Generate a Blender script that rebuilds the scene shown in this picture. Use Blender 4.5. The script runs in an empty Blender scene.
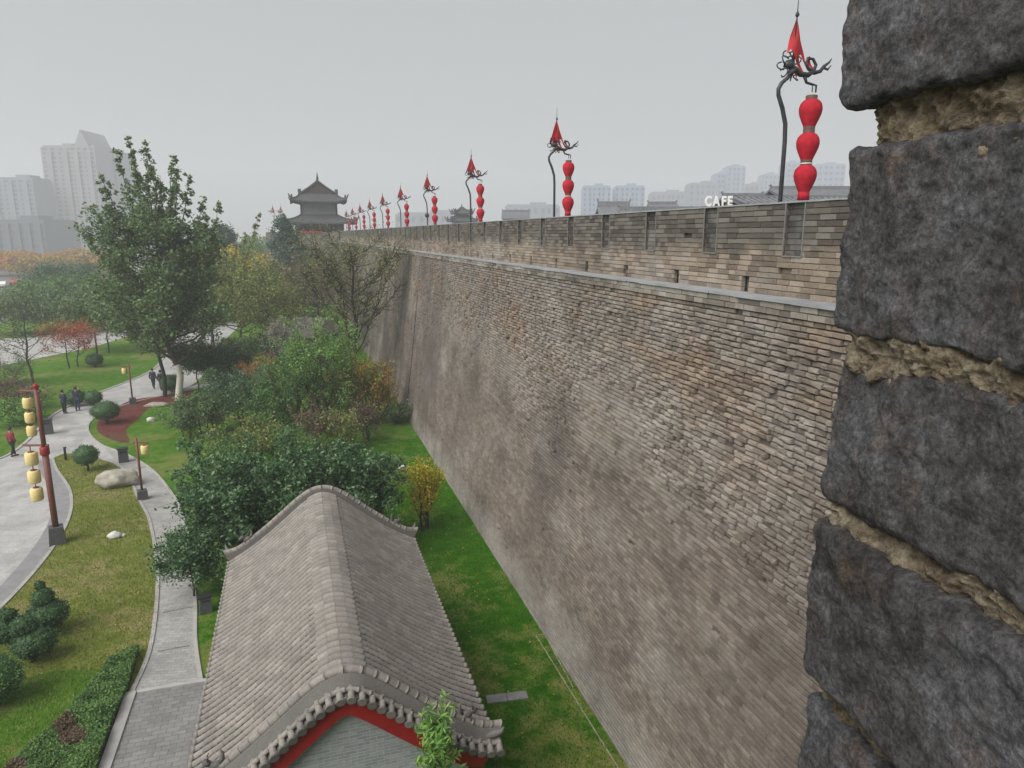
import bpy, math, random
import numpy as np
from mathutils import Vector, noise, Matrix
R = math.radians
PI = math.pi
scene = bpy.context.scene
COL = scene.collection

# ------------------------------------------------------------------ camera, world, sun, exposure
# world axes: +Y runs along the foot of the city wall, +X points from the park to the wall, z up
CAMZ = 13.5
cam_d = bpy.data.cameras.new('camera')
cam = bpy.data.objects.new('camera', cam_d)
COL.objects.link(cam)
cam.location = (0, 0, CAMZ)
cam.rotation_euler = (R(78), 0, R(-17.1))
cam_d.sensor_width = 36
cam_d.lens = 704 / 1024 * 36
cam_d.clip_start = 0.02
cam_d.clip_end = 6000
scene.camera = cam

world = bpy.data.worlds.new("World")
scene.world = world
world.use_nodes = True
wn = world.node_tree
bg = wn.nodes['Background']
sky = wn.nodes.new('ShaderNodeTexSky')
sky.sky_type = 'NISHITA'
sky.sun_disc = False
sky.sun_elevation = R(44)
sky.sun_rotation = R(240)
sky.air_density = 1.0
sky.dust_density = 4.0
hs = wn.nodes.new('ShaderNodeHueSaturation')
hs.inputs['Saturation'].default_value = 0.25
hs.inputs['Value'].default_value = 1.0
wn.links.new(sky.outputs[0], hs.inputs['Color'])
wm = wn.nodes.new('ShaderNodeMixRGB')
wm.inputs[0].default_value = 0.92
wn.links.new(hs.outputs[0], wm.inputs[1])
wm.inputs[2].default_value = (1.60, 1.64, 1.68, 1)      # the even grey of the cloud layer
wn.links.new(wm.outputs[0], bg.inputs[0])
bg.inputs[1].default_value = 0.09

sun_d = bpy.data.lights.new('sun', 'SUN')
sun_d.energy = 1.5
sun_d.angle = R(50)
sun_d.color = (1, 0.955, 0.89)
sun = bpy.data.objects.new('sun', sun_d)
COL.objects.link(sun)
sun.rotation_euler = (R(46), 0, R(-60))

scene.view_settings.view_transform = 'Standard'
scene.view_settings.look = 'None'
scene.view_settings.gamma = 1
scene.view_settings.use_curve_mapping = False
scene.view_settings.exposure = 1.58
scene.cycles.use_denoising = True
scene.cycles.max_bounces = 6
scene.cycles.diffuse_bounces = 3
scene.cycles.volume_bounces = 3
scene.cycles.transparent_max_bounces = 6

# ------------------------------------------------------------------ helpers
def ray(u, v):
    dx = u - 512; dy = v - 384; F = 704; T = R(12); Y = R(17.1)
    fw = F * math.cos(T) - dy * math.sin(T); dn = F * math.sin(T) + dy * math.cos(T)
    return math.cos(Y) * dx + math.sin(Y) * fw, -math.sin(Y) * dx + math.cos(Y) * fw, -dn

def g(u, v, z=0.0):
    """ground position seen at a photo pixel (used only to survey where things stand)"""
    a, b, c = ray(u, v)
    t = (z - CAMZ) / c
    return (a * t, b * t)

def at(u, v, Y):
    """point on the ray through a photo pixel at world distance Y along the wall"""
    a, b, c = ray(u, v)
    return (a / b * Y, Y, CAMZ + c / b * Y)

class MB:
    def __init__(s):
        s.v = []; s.f = []
    def add(s, vs, fs):
        o = len(s.v)
        s.v.extend(vs)
        s.f.extend([tuple(i + o for i in f) for f in fs])
    def box(s, c, d, rz=0, taper=1.0):
        x, y, z = d[0] / 2, d[1] / 2, d[2] / 2
        ca, sa = math.cos(rz), math.sin(rz)
        vs = []
        for sz in (-1, 1):
            k = taper if sz > 0 else 1
            for sx, sy in ((-1, -1), (1, -1), (1, 1), (-1, 1)):
                px, py = sx * x * k, sy * y * k
                vs.append((c[0] + px * ca - py * sa, c[1] + px * sa + py * ca, c[2] + sz * z))
        s.add(vs, [(3, 2, 1, 0), (4, 5, 6, 7), (0, 1, 5, 4), (1, 2, 6, 5), (2, 3, 7, 6), (3, 0, 4, 7)])
    def tube(s, pts, rs, n=8, cap=True):
        pts = [Vector(p) for p in pts]
        if not hasattr(rs, '__len__'): rs = [rs] * len(pts)
        rings = []
        up = None
        for i, p in enumerate(pts):
            a = pts[max(i - 1, 0)]; b = pts[min(i + 1, len(pts) - 1)]
            t = (b - a)
            if t.length < 1e-9: t = Vector((0, 0, 1))
            t.normalize()
            if up is None:
                up = Vector((1, 0, 0)) if abs(t.x) < 0.8 else Vector((0, 1, 0))
            u = (up - t * up.dot(t))
            if u.length < 1e-6: u = t.orthogonal()
            u.normalize(); up = u
            w = t.cross(u)
            rings.append([tuple(p + (u * math.cos(2 * PI * k / n) + w * math.sin(2 * PI * k / n)) * rs[i]) for k in range(n)])
        vs = [q for r in rings for q in r]
        fs = []
        for i in range(len(pts) - 1):
            for k in range(n):
                k2 = (k + 1) % n
                fs.append((i * n + k, i * n + k2, (i + 1) * n + k2, (i + 1) * n + k))
        if cap:
            fs.append(tuple(range(n - 1, -1, -1)))
            fs.append(tuple((len(pts) - 1) * n + k for k in range(n)))
        s.add(vs, fs)
    def lathe(s, c, prof, n=16):
        vs = []; fs = []
        for r, z in prof:
            for k in range(n):
                a = 2 * PI * k / n
                vs.append((c[0] + r * math.cos(a), c[1] + r * math.sin(a), c[2] + z))
        for i in range(len(prof) - 1):
            for k in range(n):
                k2 = (k + 1) % n
                fs.append((i * n + k, i * n + k2, (i + 1) * n + k2, (i + 1) * n + k))
        fs.append(tuple(range(n - 1, -1, -1)))
        fs.append(tuple((len(prof) - 1) * n + k for k in range(n)))
        s.add(vs, fs)
    def ball(s, c, r, nu=12, nv=8, amp=0.0, fr=3.0, seed=0.0):
        if not hasattr(r, '__len__'): r = (r, r, r)
        vs = []
        for j in range(nv + 1):
            th = PI * j / nv
            for i in range(nu):
                ph = 2 * PI * i / nu
                d = Vector((math.sin(th) * math.cos(ph), math.sin(th) * math.sin(ph), math.cos(th)))
                k = 1 + (amp * noise.noise(d * fr + Vector((seed, seed * 1.7, 0))) if amp else 0)
                vs.append((c[0] + d.x * r[0] * k, c[1] + d.y * r[1] * k, c[2] + d.z * r[2] * k))
        fs = []
        for j in range(nv):
            for i in range(nu):
                i2 = (i + 1) % nu
                fs.append((j * nu + i, (j + 1) * nu + i, (j + 1) * nu + i2, j * nu + i2))
        s.add(vs, fs)
    def prism(s, poly, z0, z1):
        n = len(poly)
        s.add([(x, y, z0) for x, y in poly] + [(x, y, z1) for x, y in poly],
              [tuple(range(n - 1, -1, -1)), tuple(range(n, 2 * n))] + [(i, (i + 1) % n, n + (i + 1) % n, n + i) for i in range(n)])
    def sheet(s, poly, z):
        s.add([(x, y, z) for x, y in poly], [tuple(range(len(poly)))])
    def build(s, name, m=None, parent=None, smooth=False, loc=None):
        me = bpy.data.meshes.new(name)
        me.from_pydata([tuple(p) for p in s.v], [], s.f)
        me.validate(); me.update()
        if smooth:
            me.polygons.foreach_set('use_smooth', [True] * len(me.polygons))
        if m: me.materials.append(m)
        o = bpy.data.objects.new(name, me)
        COL.objects.link(o)
        if parent: o.parent = parent
        if loc: o.location = loc
        return o

def tag(o, label=None, cat=None, group=None, kind=None):
    if label: o['label'] = label
    if cat: o['category'] = cat
    if group: o['group'] = group
    if kind: o['kind'] = kind
    return o

def empty(name, loc=(0, 0, 0), rz=0, label=None, cat=None, group=None):
    o = bpy.data.objects.new(name, None)
    COL.objects.link(o)
    o.location = loc; o.rotation_euler = (0, 0, rz)
    o.empty_display_size = 0.2
    return tag(o, label, cat, group)

def copy_tree(o, loc=None, rz=None, sc=None, label=None, group=None, parent=None):
    c = o.copy(); COL.objects.link(c)
    c.parent = parent
    if loc is not None: c.location = loc
    if rz is not None: c.rotation_euler = (0, 0, rz)
    if sc is not None: c.scale = (sc, sc, sc) if not hasattr(sc, '__len__') else sc
    if label: c['label'] = label
    if group: c['group'] = group
    for ch in [x for x in bpy.data.objects if x.parent == o]:
        copy_tree(ch, parent=c)
    return c

def np_mesh(name, V, nper, m):
    """V: (N*nper,3) vertices, every nper of them one polygon"""
    V = np.asarray(V, dtype=np.float32)
    n = len(V) // nper
    me = bpy.data.meshes.new(name)
    me.vertices.add(len(V)); me.vertices.foreach_set('co', V.ravel())
    me.loops.add(len(V)); me.loops.foreach_set('vertex_index', np.arange(len(V), dtype=np.int32))
    me.polygons.add(n)
    me.polygons.foreach_set('loop_start', np.arange(0, len(V), nper, dtype=np.int32))
    me.polygons.foreach_set('loop_total', np.full(n, nper, dtype=np.int32))
    me.update(calc_edges=True)
    me.materials.append(m)
    return me

# ------------------------------------------------------------------ materials
class NT:
    def __init__(s, name):
        s.m = bpy.data.materials.new(name); s.m.use_nodes = True
        s.t = s.m.node_tree; s.p = s.t.nodes['Principled BSDF']; s.out = s.t.nodes['Material Output']
        s.tc = None
    def n(s, ty, **kw):
        x = s.t.nodes.new('ShaderNode' + ty)
        for k, v in kw.items():
            if k in x.inputs: x.inputs[k].default_value = v
            else: setattr(x, k, v)
        return x
    def l(s, a, b): s.t.links.new(a, b)
    def co(s, scale=(1, 1, 1), kind='Object'):
        tc = s.n('TexCoord'); mp = s.n('Mapping')
        mp.inputs['Scale'].default_value = scale
        s.l(tc.outputs[kind], mp.inputs[0])
        return mp.outputs[0]
    def noise(s, scale, detail=4, rough=0.55, co=None):
        x = s.n('TexNoise', Scale=scale, Detail=detail, Roughness=rough)
        s.l(co if co is not None else s.co(), x.inputs['Vector'])
        return x.outputs['Fac']
    def ramp(s, fac, stops):
        r = s.n('ValToRGB'); e = r.color_ramp.elements
        while len(e) < len(stops): e.new(0.5)
        for i, (p, c) in enumerate(stops):
            e[i].position = p
            e[i].color = (*c, 1) if hasattr(c, '__len__') else (c, c, c, 1)
        s.l(fac, r.inputs[0])
        return r.outputs[0]
    def mix(s, f, a, b, mode='MIX'):
        x = s.n('MixRGB', blend_type=mode)
        for i, v in enumerate((f, a, b)):
            if hasattr(v, 'node'): s.l(v, x.inputs[i])
            elif i == 0: x.inputs[0].default_value = v
            else: x.inputs[i].default_value = (*v, 1)
        return x.outputs[0]
    def math(s, op, a, b=0.0, c=0.0):
        x = s.n('Math', operation=op)
        for i, v in enumerate((a, b, c)):
            if hasattr(v, 'node'): s.l(v, x.inputs[i])
            else: x.inputs[i].default_value = v
        return x.outputs[0]
    def bump(s, h, strength=0.5, dist=0.01):
        b = s.n('Bump', Strength=strength, Distance=dist)
        s.l(h, b.inputs['Height']); s.l(b.outputs[0], s.p.inputs['Normal'])
    def col(s, c):
        if hasattr(c, 'node'): s.l(c, s.p.inputs['Base Color'])
        else: s.p.inputs['Base Color'].default_value = (*c, 1)
    def rough(s, r): s.p.inputs['Roughness'].default_value = r
    def island(s):
        return s.n('NewGeometry').outputs['Random Per Island']

def plain(name, c, rough=0.6, metal=0.0, var=0.15, scale=8.0, bump=0.0):
    k = NT(name)
    f = k.noise(scale, 5)
    lo = tuple(x * (1 - var) for x in c); hi = tuple(min(1, x * (1 + var)) for x in c)
    k.col(k.ramp(f, [(0.3, lo), (0.7, hi)])); k.rough(rough)
    k.p.inputs['Metallic'].default_value = metal
    if bump: k.bump(k.noise(scale * 6, 4), 0.6, bump)
    return k.m

M = {}
def leaf(name, cols, trans=0.25, rough=0.5, tint=0.35):
    k = NT(name)
    n = len(cols)
    stops = [(i / (n - 1) * 0.9 + 0.05, c) for i, c in enumerate(cols)]
    c = k.ramp(k.island(), stops)
    big = k.noise(0.9, 3)
    c = k.mix(k.math('MULTIPLY', big, tint), c, k.mix(0.5, c, (0.012, 0.022, 0.010)))
    k.col(c); k.rough(rough); k.p.inputs['Specular IOR Level'].default_value = 0.22
    tr = k.n('BsdfTranslucent'); k.l(c, tr.inputs[0])
    mx = k.n('MixShader', Fac=trans)
    k.l(k.p.outputs[0], mx.inputs[1]); k.l(tr.outputs[0], mx.inputs[2]); k.l(mx.outputs[0], k.out.inputs[0])
    return k.m

M['leaf_green'] = leaf('leaf_green', [(0.061, 0.147, 0.043), (0.112, 0.224, 0.061), (0.208, 0.346, 0.104)])
M['leaf_gray'] = leaf('leaf_gray', [(0.075, 0.138, 0.052), (0.138, 0.218, 0.086), (0.265, 0.356, 0.172)])
M['leaf_dark'] = leaf('leaf_dark', [(0.036, 0.091, 0.036), (0.070, 0.150, 0.070), (0.216, 0.316, 0.200)], rough=0.35)
M['leaf_deep'] = leaf('leaf_deep', [(0.034, 0.084, 0.034), (0.058, 0.126, 0.050), (0.108, 0.204, 0.084)], trans=0.15)
M['leaf_bright'] = leaf('leaf_bright', [(0.086, 0.208, 0.043), (0.173, 0.346, 0.078), (0.311, 0.518, 0.130)])
M['leaf_olive'] = leaf('leaf_olive', [(0.112, 0.152, 0.033), (0.193, 0.240, 0.064), (0.352, 0.367, 0.128)])
M['leaf_yellow'] = leaf('leaf_yellow', [(0.253, 0.253, 0.023), (0.552, 0.425, 0.023), (0.759, 0.598, 0.046)])
M['leaf_amber'] = leaf('leaf_amber', [(0.192, 0.180, 0.036), (0.432, 0.288, 0.048), (0.600, 0.384, 0.096)])
M['leaf_orange'] = leaf('leaf_orange', [(0.340, 0.150, 0.040), (0.520, 0.240, 0.050), (0.600, 0.380, 0.080)])
M['leaf_red'] = leaf('leaf_red', [(0.300, 0.050, 0.030), (0.550, 0.100, 0.050), (0.620, 0.200, 0.100)])
M['leaf_brown'] = leaf('leaf_brown', [(0.100, 0.070, 0.055), (0.170, 0.120, 0.085), (0.240, 0.190, 0.110)])
M['leaf_glossy'] = leaf('leaf_glossy', [(0.039, 0.098, 0.036), (0.072, 0.163, 0.062), (0.221, 0.351, 0.182)], rough=0.4)
M['leaf_conifer'] = leaf('leaf_conifer', [(0.029, 0.078, 0.058), (0.052, 0.130, 0.098), (0.078, 0.169, 0.130)], trans=0.1)
M['leaf_pale'] = leaf('leaf_pale', [(0.200, 0.200, 0.160), (0.350, 0.340, 0.300), (0.500, 0.480, 0.440)])
M['bark'] = plain('bark', (0.07, 0.055, 0.045), 0.9, var=0.4, scale=12, bump=0.02)
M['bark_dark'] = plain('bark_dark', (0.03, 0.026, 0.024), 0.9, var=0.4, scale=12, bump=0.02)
M['limewash'] = plain('limewash', (0.55, 0.53, 0.48), 0.9, var=0.15, scale=10)

def brick_mat(name, tones, mort=False, zones=None, grime=0.5):
    k = NT(name)
    c = k.ramp(k.island(), [(i / (len(tones) - 1) * 0.92 + 0.04, t) for i, t in enumerate(tones)])
    co = k.co()
    fine = k.noise(22, 6, 0.7, co)
    c = k.mix(0.75, c, k.ramp(fine, [(0.25, 0.45), (0.55, 1.0), (0.8, 1.35)]), 'MULTIPLY')
    # broad weathering: runs of lime and soot, drawn out downwards
    st = k.noise(1.0, 6, 0.65, k.co((0.6, 0.35, 0.12)))
    c = k.mix(k.math('MULTIPLY', k.ramp(st, [(0.42, 0.0), (0.68, 1.0)]), grime), c, (0.075, 0.066, 0.062))
    lime = k.noise(0.55, 7, 0.68, k.co((1, 0.5, 0.8)))
    c = k.mix(k.math('MULTIPLY', k.ramp(lime, [(0.52, 0.0), (0.72, 1.0)]), 0.55), c, (0.42, 0.41, 0.385))
    if zones:
        c = zones(k, c, co)
    k.col(c); k.rough(0.92)
    k.p.inputs['Specular IOR Level'].default_value = 0.2
    k.bump(k.noise(60, 5, 0.7, co), 0.7, 0.012)
    return k.m

def wall_zones(k, c, co):
    z = k.n('SeparateXYZ'); k.l(co, z.inputs[0]); z = z.outputs[2]
    wob = k.noise(0.35, 4, 0.6, co)
    zz = k.math('ADD', z, k.math('MULTIPLY', k.math('SUBTRACT', wob, 0.5), 7.0))
    # lime bloom at the foot, paler and more broken brick high up
    foot = k.ramp(k.math('DIVIDE', k.math('ADD', z, k.math('MULTIPLY', k.noise(1.5, 5, 0.7, co), 1.2)), 2.4), [(0.0, 0.75), (0.55, 0.55), (0.9, 0.0)])
    c = k.mix(foot, c, (0.40, 0.39, 0.37))
    hi = k.ramp(k.math('DIVIDE', zz, 12.0), [(0.55, 0.0), (0.7, 0.5), (0.95, 0.35)])
    low = k.ramp(k.math('DIVIDE', zz, 12.0), [(0.45, 0.25), (0.62, 0.0)])
    c = k.mix(low, c, k.mix(k.noise(3.0, 6, 0.75, co), (0.135, 0.108, 0.09), (0.33, 0.28, 0.235)))
    pt1 = k.noise(0.7, 7, 0.72, k.co((1, 0.8, 1.3))); pt2 = k.noise(5.0, 6, 0.75, k.co((1, 0.5, 1.6)))
    c = k.mix(0.85, c, k.ramp(pt1, [(0.34, 0.68), (0.5, 0.98), (0.66, 1.2)]), 'MULTIPLY')
    c = k.mix(0.7, c, k.ramp(pt2, [(0.32, 0.72), (0.5, 1.0), (0.68, 1.25)]), 'MULTIPLY')
    # rusty patch near the top, whitish bloom and dark streaks that grow stronger farther along
    sx = k.n('SeparateXYZ'); k.l(co, sx.inputs[0]); yy = sx.outputs[1]
    rust = k.math('MULTIPLY', k.ramp(k.noise(0.30, 5, 0.6, k.co((1, 1, 1.8))), [(0.50, 0.0), (0.62, 0.75)]), k.ramp(k.math('DIVIDE', zz, 12.0), [(0.62, 0.0), (0.85, 1.0)]))
    streaks = k.math('MULTIPLY', k.ramp(k.noise(0.8, 5, 0.65, k.co((1, 0.35, 0.06))), [(0.46, 0.0), (0.60, 0.75)]), k.ramp(k.math('DIVIDE', yy, 100.0), [(0.30, 0.15), (0.50, 0.9)]))
    c = k.mix(hi, c, k.mix(k.island(), (0.25, 0.22, 0.19), (0.42, 0.39, 0.35)))
    c = k.mix(rust, c, k.mix(k.island(), (0.15, 0.105, 0.075), (0.33, 0.245, 0.175)))
    c = k.mix(streaks, c, (0.10, 0.088, 0.082))
    return c
def parapet_zones(k, c, co):
    z = k.n('SeparateXYZ'); k.l(co, z.inputs[0]); z = z.outputs[2]
    wob = k.noise(0.9, 5, 0.6, k.co((1, 0.7, 1)))
    zz = k.math('ADD', z, k.math('MULTIPLY', k.math('SUBTRACT', wob, 0.5), 1.6))
    f = k.ramp(k.math('SUBTRACT', zz, 12.9), [(0.0, 0.0), (0.45, 1.0)])
    c = k.mix(k.math('MULTIPLY', f, 0.85), c, k.mix(k.island(), (0.06, 0.055, 0.05), (0.16, 0.15, 0.135)))
    return c
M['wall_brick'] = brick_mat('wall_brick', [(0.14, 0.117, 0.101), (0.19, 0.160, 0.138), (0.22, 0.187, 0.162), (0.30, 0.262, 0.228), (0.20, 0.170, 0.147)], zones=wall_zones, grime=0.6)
M['parapet_brick'] = brick_mat('parapet_brick', [(0.17, 0.138, 0.11), (0.26, 0.21, 0.165), (0.31, 0.255, 0.20), (0.37, 0.315, 0.26)], zones=parapet_zones, grime=0.55)
M['infill_brick'] = brick_mat('infill_brick', [(0.05, 0.048, 0.045), (0.08, 0.076, 0.072), (0.13, 0.125, 0.12)], grime=0.3)
M['mortar'] = plain('mortar', (0.30, 0.28, 0.25), 0.95, var=0.3, scale=3, bump=0.01)
M['lime_brick'] = brick_mat('lime_brick', [(0.16, 0.14, 0.12), (0.31, 0.275, 0.235), (0.42, 0.385, 0.34)], grime=0.7)
M['mortar_dark'] = plain('mortar_dark', (0.10, 0.09, 0.08), 0.95, var=0.3, scale=3, bump=0.01)
M['coping'] = plain('coping', (0.29, 0.305, 0.32), 0.85, var=0.18, scale=1.5, bump=0.004)
M['metal_frame'] = plain('metal_frame', (0.24, 0.235, 0.225), 0.5, 0.3)
M['iron'] = plain('iron', (0.05, 0.055, 0.06), 0.5, 0.5, var=0.3)
M['flag_red'] = plain('flag_red', (0.42, 0.012, 0.018), 0.7, var=0.15)
M['silk_red'] = plain('silk_red', (0.43, 0.005, 0.02), 0.85, var=0.25, scale=9)
M['collar'] = plain('collar', (0.14, 0.08, 0.07), 0.6)
M['white_band'] = plain('white_band', (0.7, 0.68, 0.66), 0.6)
M['cream'] = plain('cream', (0.74, 0.60, 0.26), 0.6, var=0.1)
M['lamp_post'] = plain('lamp_post', (0.16, 0.05, 0.035), 0.55, var=0.2)
M['dark_stone'] = plain('dark_stone', (0.075, 0.075, 0.085), 0.7, var=0.25)
M['kerb'] = plain('kerb', (0.38, 0.37, 0.36), 0.85, var=0.15, scale=2)
M['kerb_grey'] = plain('kerb_grey', (0.24, 0.24, 0.25), 0.85, var=0.15, scale=2)
M['white_paint'] = plain('white_paint', (0.78, 0.78, 0.77), 0.5, var=0.05)
M['asphalt'] = plain('asphalt', (0.09, 0.092, 0.096), 0.9, var=0.2, scale=1.0)
M['red_paint'] = plain('red_paint', (0.27, 0.010, 0.012), 0.5, var=0.12, scale=5)
M['straw_edge'] = plain('straw_edge', (0.27, 0.27, 0.17), 0.9, var=0.4, scale=6)
M['rock'] = plain('rock', (0.34, 0.32, 0.27), 0.9, var=0.35, scale=3, bump=0.03)
M['white_rock'] = plain('white_rock', (0.62, 0.61, 0.57), 0.9, var=0.15, scale=3, bump=0.03)

# ------------------------------------------------------------------ haze
hz = NT('haze_air')
hz.t.nodes.remove(hz.p)
pv = hz.n('VolumePrincipled')
pv.inputs['Color'].default_value = (0.90, 0.93, 0.965, 1)
pv.inputs['Density'].default_value = 0.00115
pv.inputs['Anisotropy'].default_value = 0.1
hz.l(pv.outputs[0], hz.out.inputs['Volume'])
b = MB(); b.box((0, 690, 77), (2600, 2020, 156))
haze = b.build('haze', hz.m); tag(haze, kind='stuff', label='pale grey haze filling the air', cat='haze')

# ------------------------------------------------------------------ ground
def catmull(P, k=6, closed=False):
    out = []
    n = len(P)
    rng = range(n if closed else n - 1)
    for i in rng:
        p0 = P[(i - 1) % n] if closed or i > 0 else P[0]
        p1 = P[i % n]; p2 = P[(i + 1) % n]
        p3 = P[(i + 2) % n] if closed or i + 2 < n else P[-1]
        for j in range(k):
            t = j / k
            out.append(tuple(0.5 * ((2 * p1[a]) + (-p0[a] + p2[a]) * t + (2 * p0[a] - 5 * p1[a] + 4 * p2[a] - p3[a]) * t * t + (-p0[a] + 3 * p1[a] - 3 * p2[a] + p3[a]) * t ** 3) for a in (0, 1)))
    if not closed: out.append(P[-1])
    return out

def strip(line, w, z0, z1, off=0.0):
    """a kerb-like prism strip along a 2D polyline"""
    m = MB()
    L = []; Rr = []
    for i, p in enumerate(line):
        a = line[max(i - 1, 0)]; c = line[min(i + 1, len(line) - 1)]
        t = Vector((c[0] - a[0], c[1] - a[1])); t.normalize()
        nn = Vector((-t.y, t.x))
        L.append((p[0] + nn.x * (off + w / 2), p[1] + nn.y * (off + w / 2)))
        Rr.append((p[0] + nn.x * (off - w / 2), p[1] + nn.y * (off - w / 2)))
    for i in range(len(line) - 1):
        q = [L[i], Rr[i], Rr[i + 1], L[i + 1]]
        vs = [(x, y, z0) for x, y in q] + [(x, y, z1) for x, y in q]
        m.add(vs, [(4, 5, 6, 7), (0, 1, 5, 4), (1, 2, 6, 5), (2, 3, 7, 6), (3, 0, 4, 7)])
    return m

def grass_mat(name, a, b_, c_, patch):
    k = NT(name)
    co = k.co()
    big = k.noise(0.22, 5, 0.6, co); mid = k.noise(1.6, 5, 0.65, co); fine = k.noise(14, 5, 0.7, co); vf = k.noise(70, 3, 0.7, co)
    c = k.ramp(mid, [(0.3, a), (0.5, b_), (0.72, c_)])
    c = k.mix(k.ramp(k.math('ADD', k.math('MULTIPLY', big, 0.65), k.math('MULTIPLY', mid, 0.35)), [(0.485, 0.0), (0.60, 0.9)]), c, patch)
    c = k.mix(0.8, c, k.ramp(fine, [(0.3, 0.45), (0.55, 1.0), (0.75, 1.5)]), 'MULTIPLY')
    c = k.mix(0.7, c, k.ramp(vf, [(0.3, 0.5), (0.7, 1.4)]), 'MULTIPLY')
    k.col(c); k.rough(0.95); k.p.inputs['Specular IOR Level'].default_value = 0.05
    k.bump(k.math('ADD', fine, vf), 0.9, 0.05)
    return k.m
M['lawn'] = grass_mat('lawn', (0.065, 0.175, 0.015), (0.10, 0.235, 0.022), (0.155, 0.29, 0.04), (0.24, 0.27, 0.08))
M['lawn_dry'] = grass_mat('lawn_dry', (0.16, 0.22, 0.035), (0.23, 0.28, 0.055), (0.29, 0.32, 0.09), (0.42, 0.36, 0.18))
M['lawn_near'] = grass_mat('lawn_near', (0.035, 0.14, 0.005), (0.060, 0.20, 0.008), (0.10, 0.26, 0.014), (0.29, 0.30, 0.09))
M['mulch'] = grass_mat('mulch', (0.13, 0.05, 0.04), (0.20, 0.06, 0.055), (0.26, 0.09, 0.08), (0.16, 0.10, 0.06))
M['soil'] = grass_mat('soil', (0.06, 0.045, 0.03), (0.09, 0.07, 0.045), (0.13, 0.10, 0.06), (0.08, 0.09, 0.04))
M['city_ground'] = plain('city_ground', (0.14, 0.145, 0.14), 0.9, var=0.25, scale=0.05)

def paver_mat(name, base, sx, sy, rot=0.0, dark=0.55, damp=0.3):
    k = NT(name)
    tc = k.n('TexCoord'); mp = k.n('Mapping'); mp.inputs['Rotation'].default_value = (0, 0, rot)
    k.l(tc.outputs['Object'], mp.inputs[0]); co = mp.outputs[0]
    br = k.n('TexBrick'); k.l(co, br.inputs['Vector'])
    br.inputs['Scale'].default_value = 1.0
    br.inputs['Brick Width'].default_value = sx; br.inputs['Row Height'].default_value = sy
    br.inputs['Mortar Size'].default_value = 0.008
    br.inputs['Color1'].default_value = (*[x * 0.86 for x in base], 1)
    br.inputs['Color2'].default_value = (*[x * 1.12 for x in base], 1)
    br.inputs['Mortar'].default_value = (*[x * dark for x in base], 1)
    c = br.outputs['Color']
    c = k.mix(0.6, c, k.ramp(k.noise(0.5, 6, 0.65, co), [(0.3, 0.65), (0.6, 1.1)]), 'MULTIPLY')
    c = k.mix(0.5, c, k.ramp(k.noise(9, 6, 0.7, co), [(0.3, 0.6), (0.7, 1.3)]), 'MULTIPLY')
    k.col(c); k.rough(0.75)
    k.bump(br.outputs['Fac'], 0.4, -0.004)
    return k.m
M['plaza'] = paver_mat('plaza', (0.42, 0.415, 0.41), 0.6, 0.6, 0.3, 0.75)
M['path'] = paver_mat('path', (0.36, 0.355, 0.345), 0.3, 0.15, 0.2, 0.7)
M['terrace'] = paver_mat('terrace', (0.23, 0.228, 0.224), 0.36, 0.18, 0.0, 0.5)

b = MB(); b.sheet([(-1250, -300), (1250, -300), (1250, 1650), (-1250, 1650)], -0.012)
tag(b.build('city_ground', M['city_ground']), kind='structure')
b = MB(); b.sheet([(-44, -60), (12, -60), (12, 165), (-10, 330), (-60, 500), (-44, 160)], 0.0)
tag(b.build('lawn', M['lawn']), kind='structure')
b = MB(); b.sheet([(-4.6, -20), (8.0, -20), (8.0, 47), (-3, 45), (-4.4, 31)], 0.004)
tag(b.build('lawn', M['lawn_near']), kind='structure')

plaza_edge = [(-13.5, 20), (-11.9, 24.5), (-11.1, 28.6), (-10.9, 33.4), (-11.3, 37.6), (-12.3, 41.4), (-14.0, 45.4), (-14.9, 47.9)]
isl_top = [(-14.9, 47.9), (-14.2, 48.9), (-12.1, 47.2), (-10.1, 44.2), (-8.3, 38.7), (-7.3, 35.6), (-6.2, 30.8), (-5.6, 27.1), (-5.25, 23.6), (-5.35, 21.3)]
path_right = [(-3.55, 21.3), (-4.0, 23.8), (-4.35, 26.7), (-5.0, 30.4), (-6.0, 35.9), (-7.2, 39.9), (-8.7, 43.8), (-10.7, 47.4), (-12.8, 50.3), (-14.4, 54.0), (-15.0, 57.4), (-14.4, 60.6), (-13.2, 62.9), (-11.2, 65.1), (-9.6, 68.5), (-9.2, 74), (-10, 85), (-9, 100), (-8, 118)]
walk_left = [(-16, 118), (-15.0, 100), (-14.4, 88), (-14.3, 76.9), (-16.9, 66.9), (-18, 61), (-17.9, 57), (-17.5, 51.3), (-18.2, 48.2), (-22, 46), (-34, 45)]
pe = catmull(plaza_edge); it = catmull(isl_top); pr = catmull(path_right); wl = catmull(walk_left)
b = MB(); b.sheet(pe + it[1:] + pr + wl + [(-34, 8), (-18, 8)], 0.010)
tag(b.build('plaza', M['plaza']), kind='structure')
b = MB(); b.sheet(it[18:] + pr[:48], 0.014)
tag(b.build('footpath', M['path']), kind='structure')
b = MB(); b.sheet(pe + it[1:] + [(-5.35, 8), (-14, 8), (-14.2, 17)], 0.006)
tag(b.build('dry_lawn', M['lawn_dry']), kind='structure')
tag(strip(pe, 0.75, 0.0, 0.020, 0.38).build('plaza_border', M['kerb_grey']), kind='structure')
tag(strip(pe, 0.14, 0.0, 0.05, -0.06).build('kerb', M['kerb']), kind='structure')
tag(strip(it, 0.13, 0.0, 0.05, -0.06).build('kerb', M['kerb']), kind='structure')
tag(strip(pr, 0.13, 0.0, 0.05, -0.06).build('kerb', M['kerb']), kind='structure')
tag(strip(wl, 0.2, 0.0, 0.06, -0.1).build('kerb', M['kerb']), kind='structure')
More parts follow.
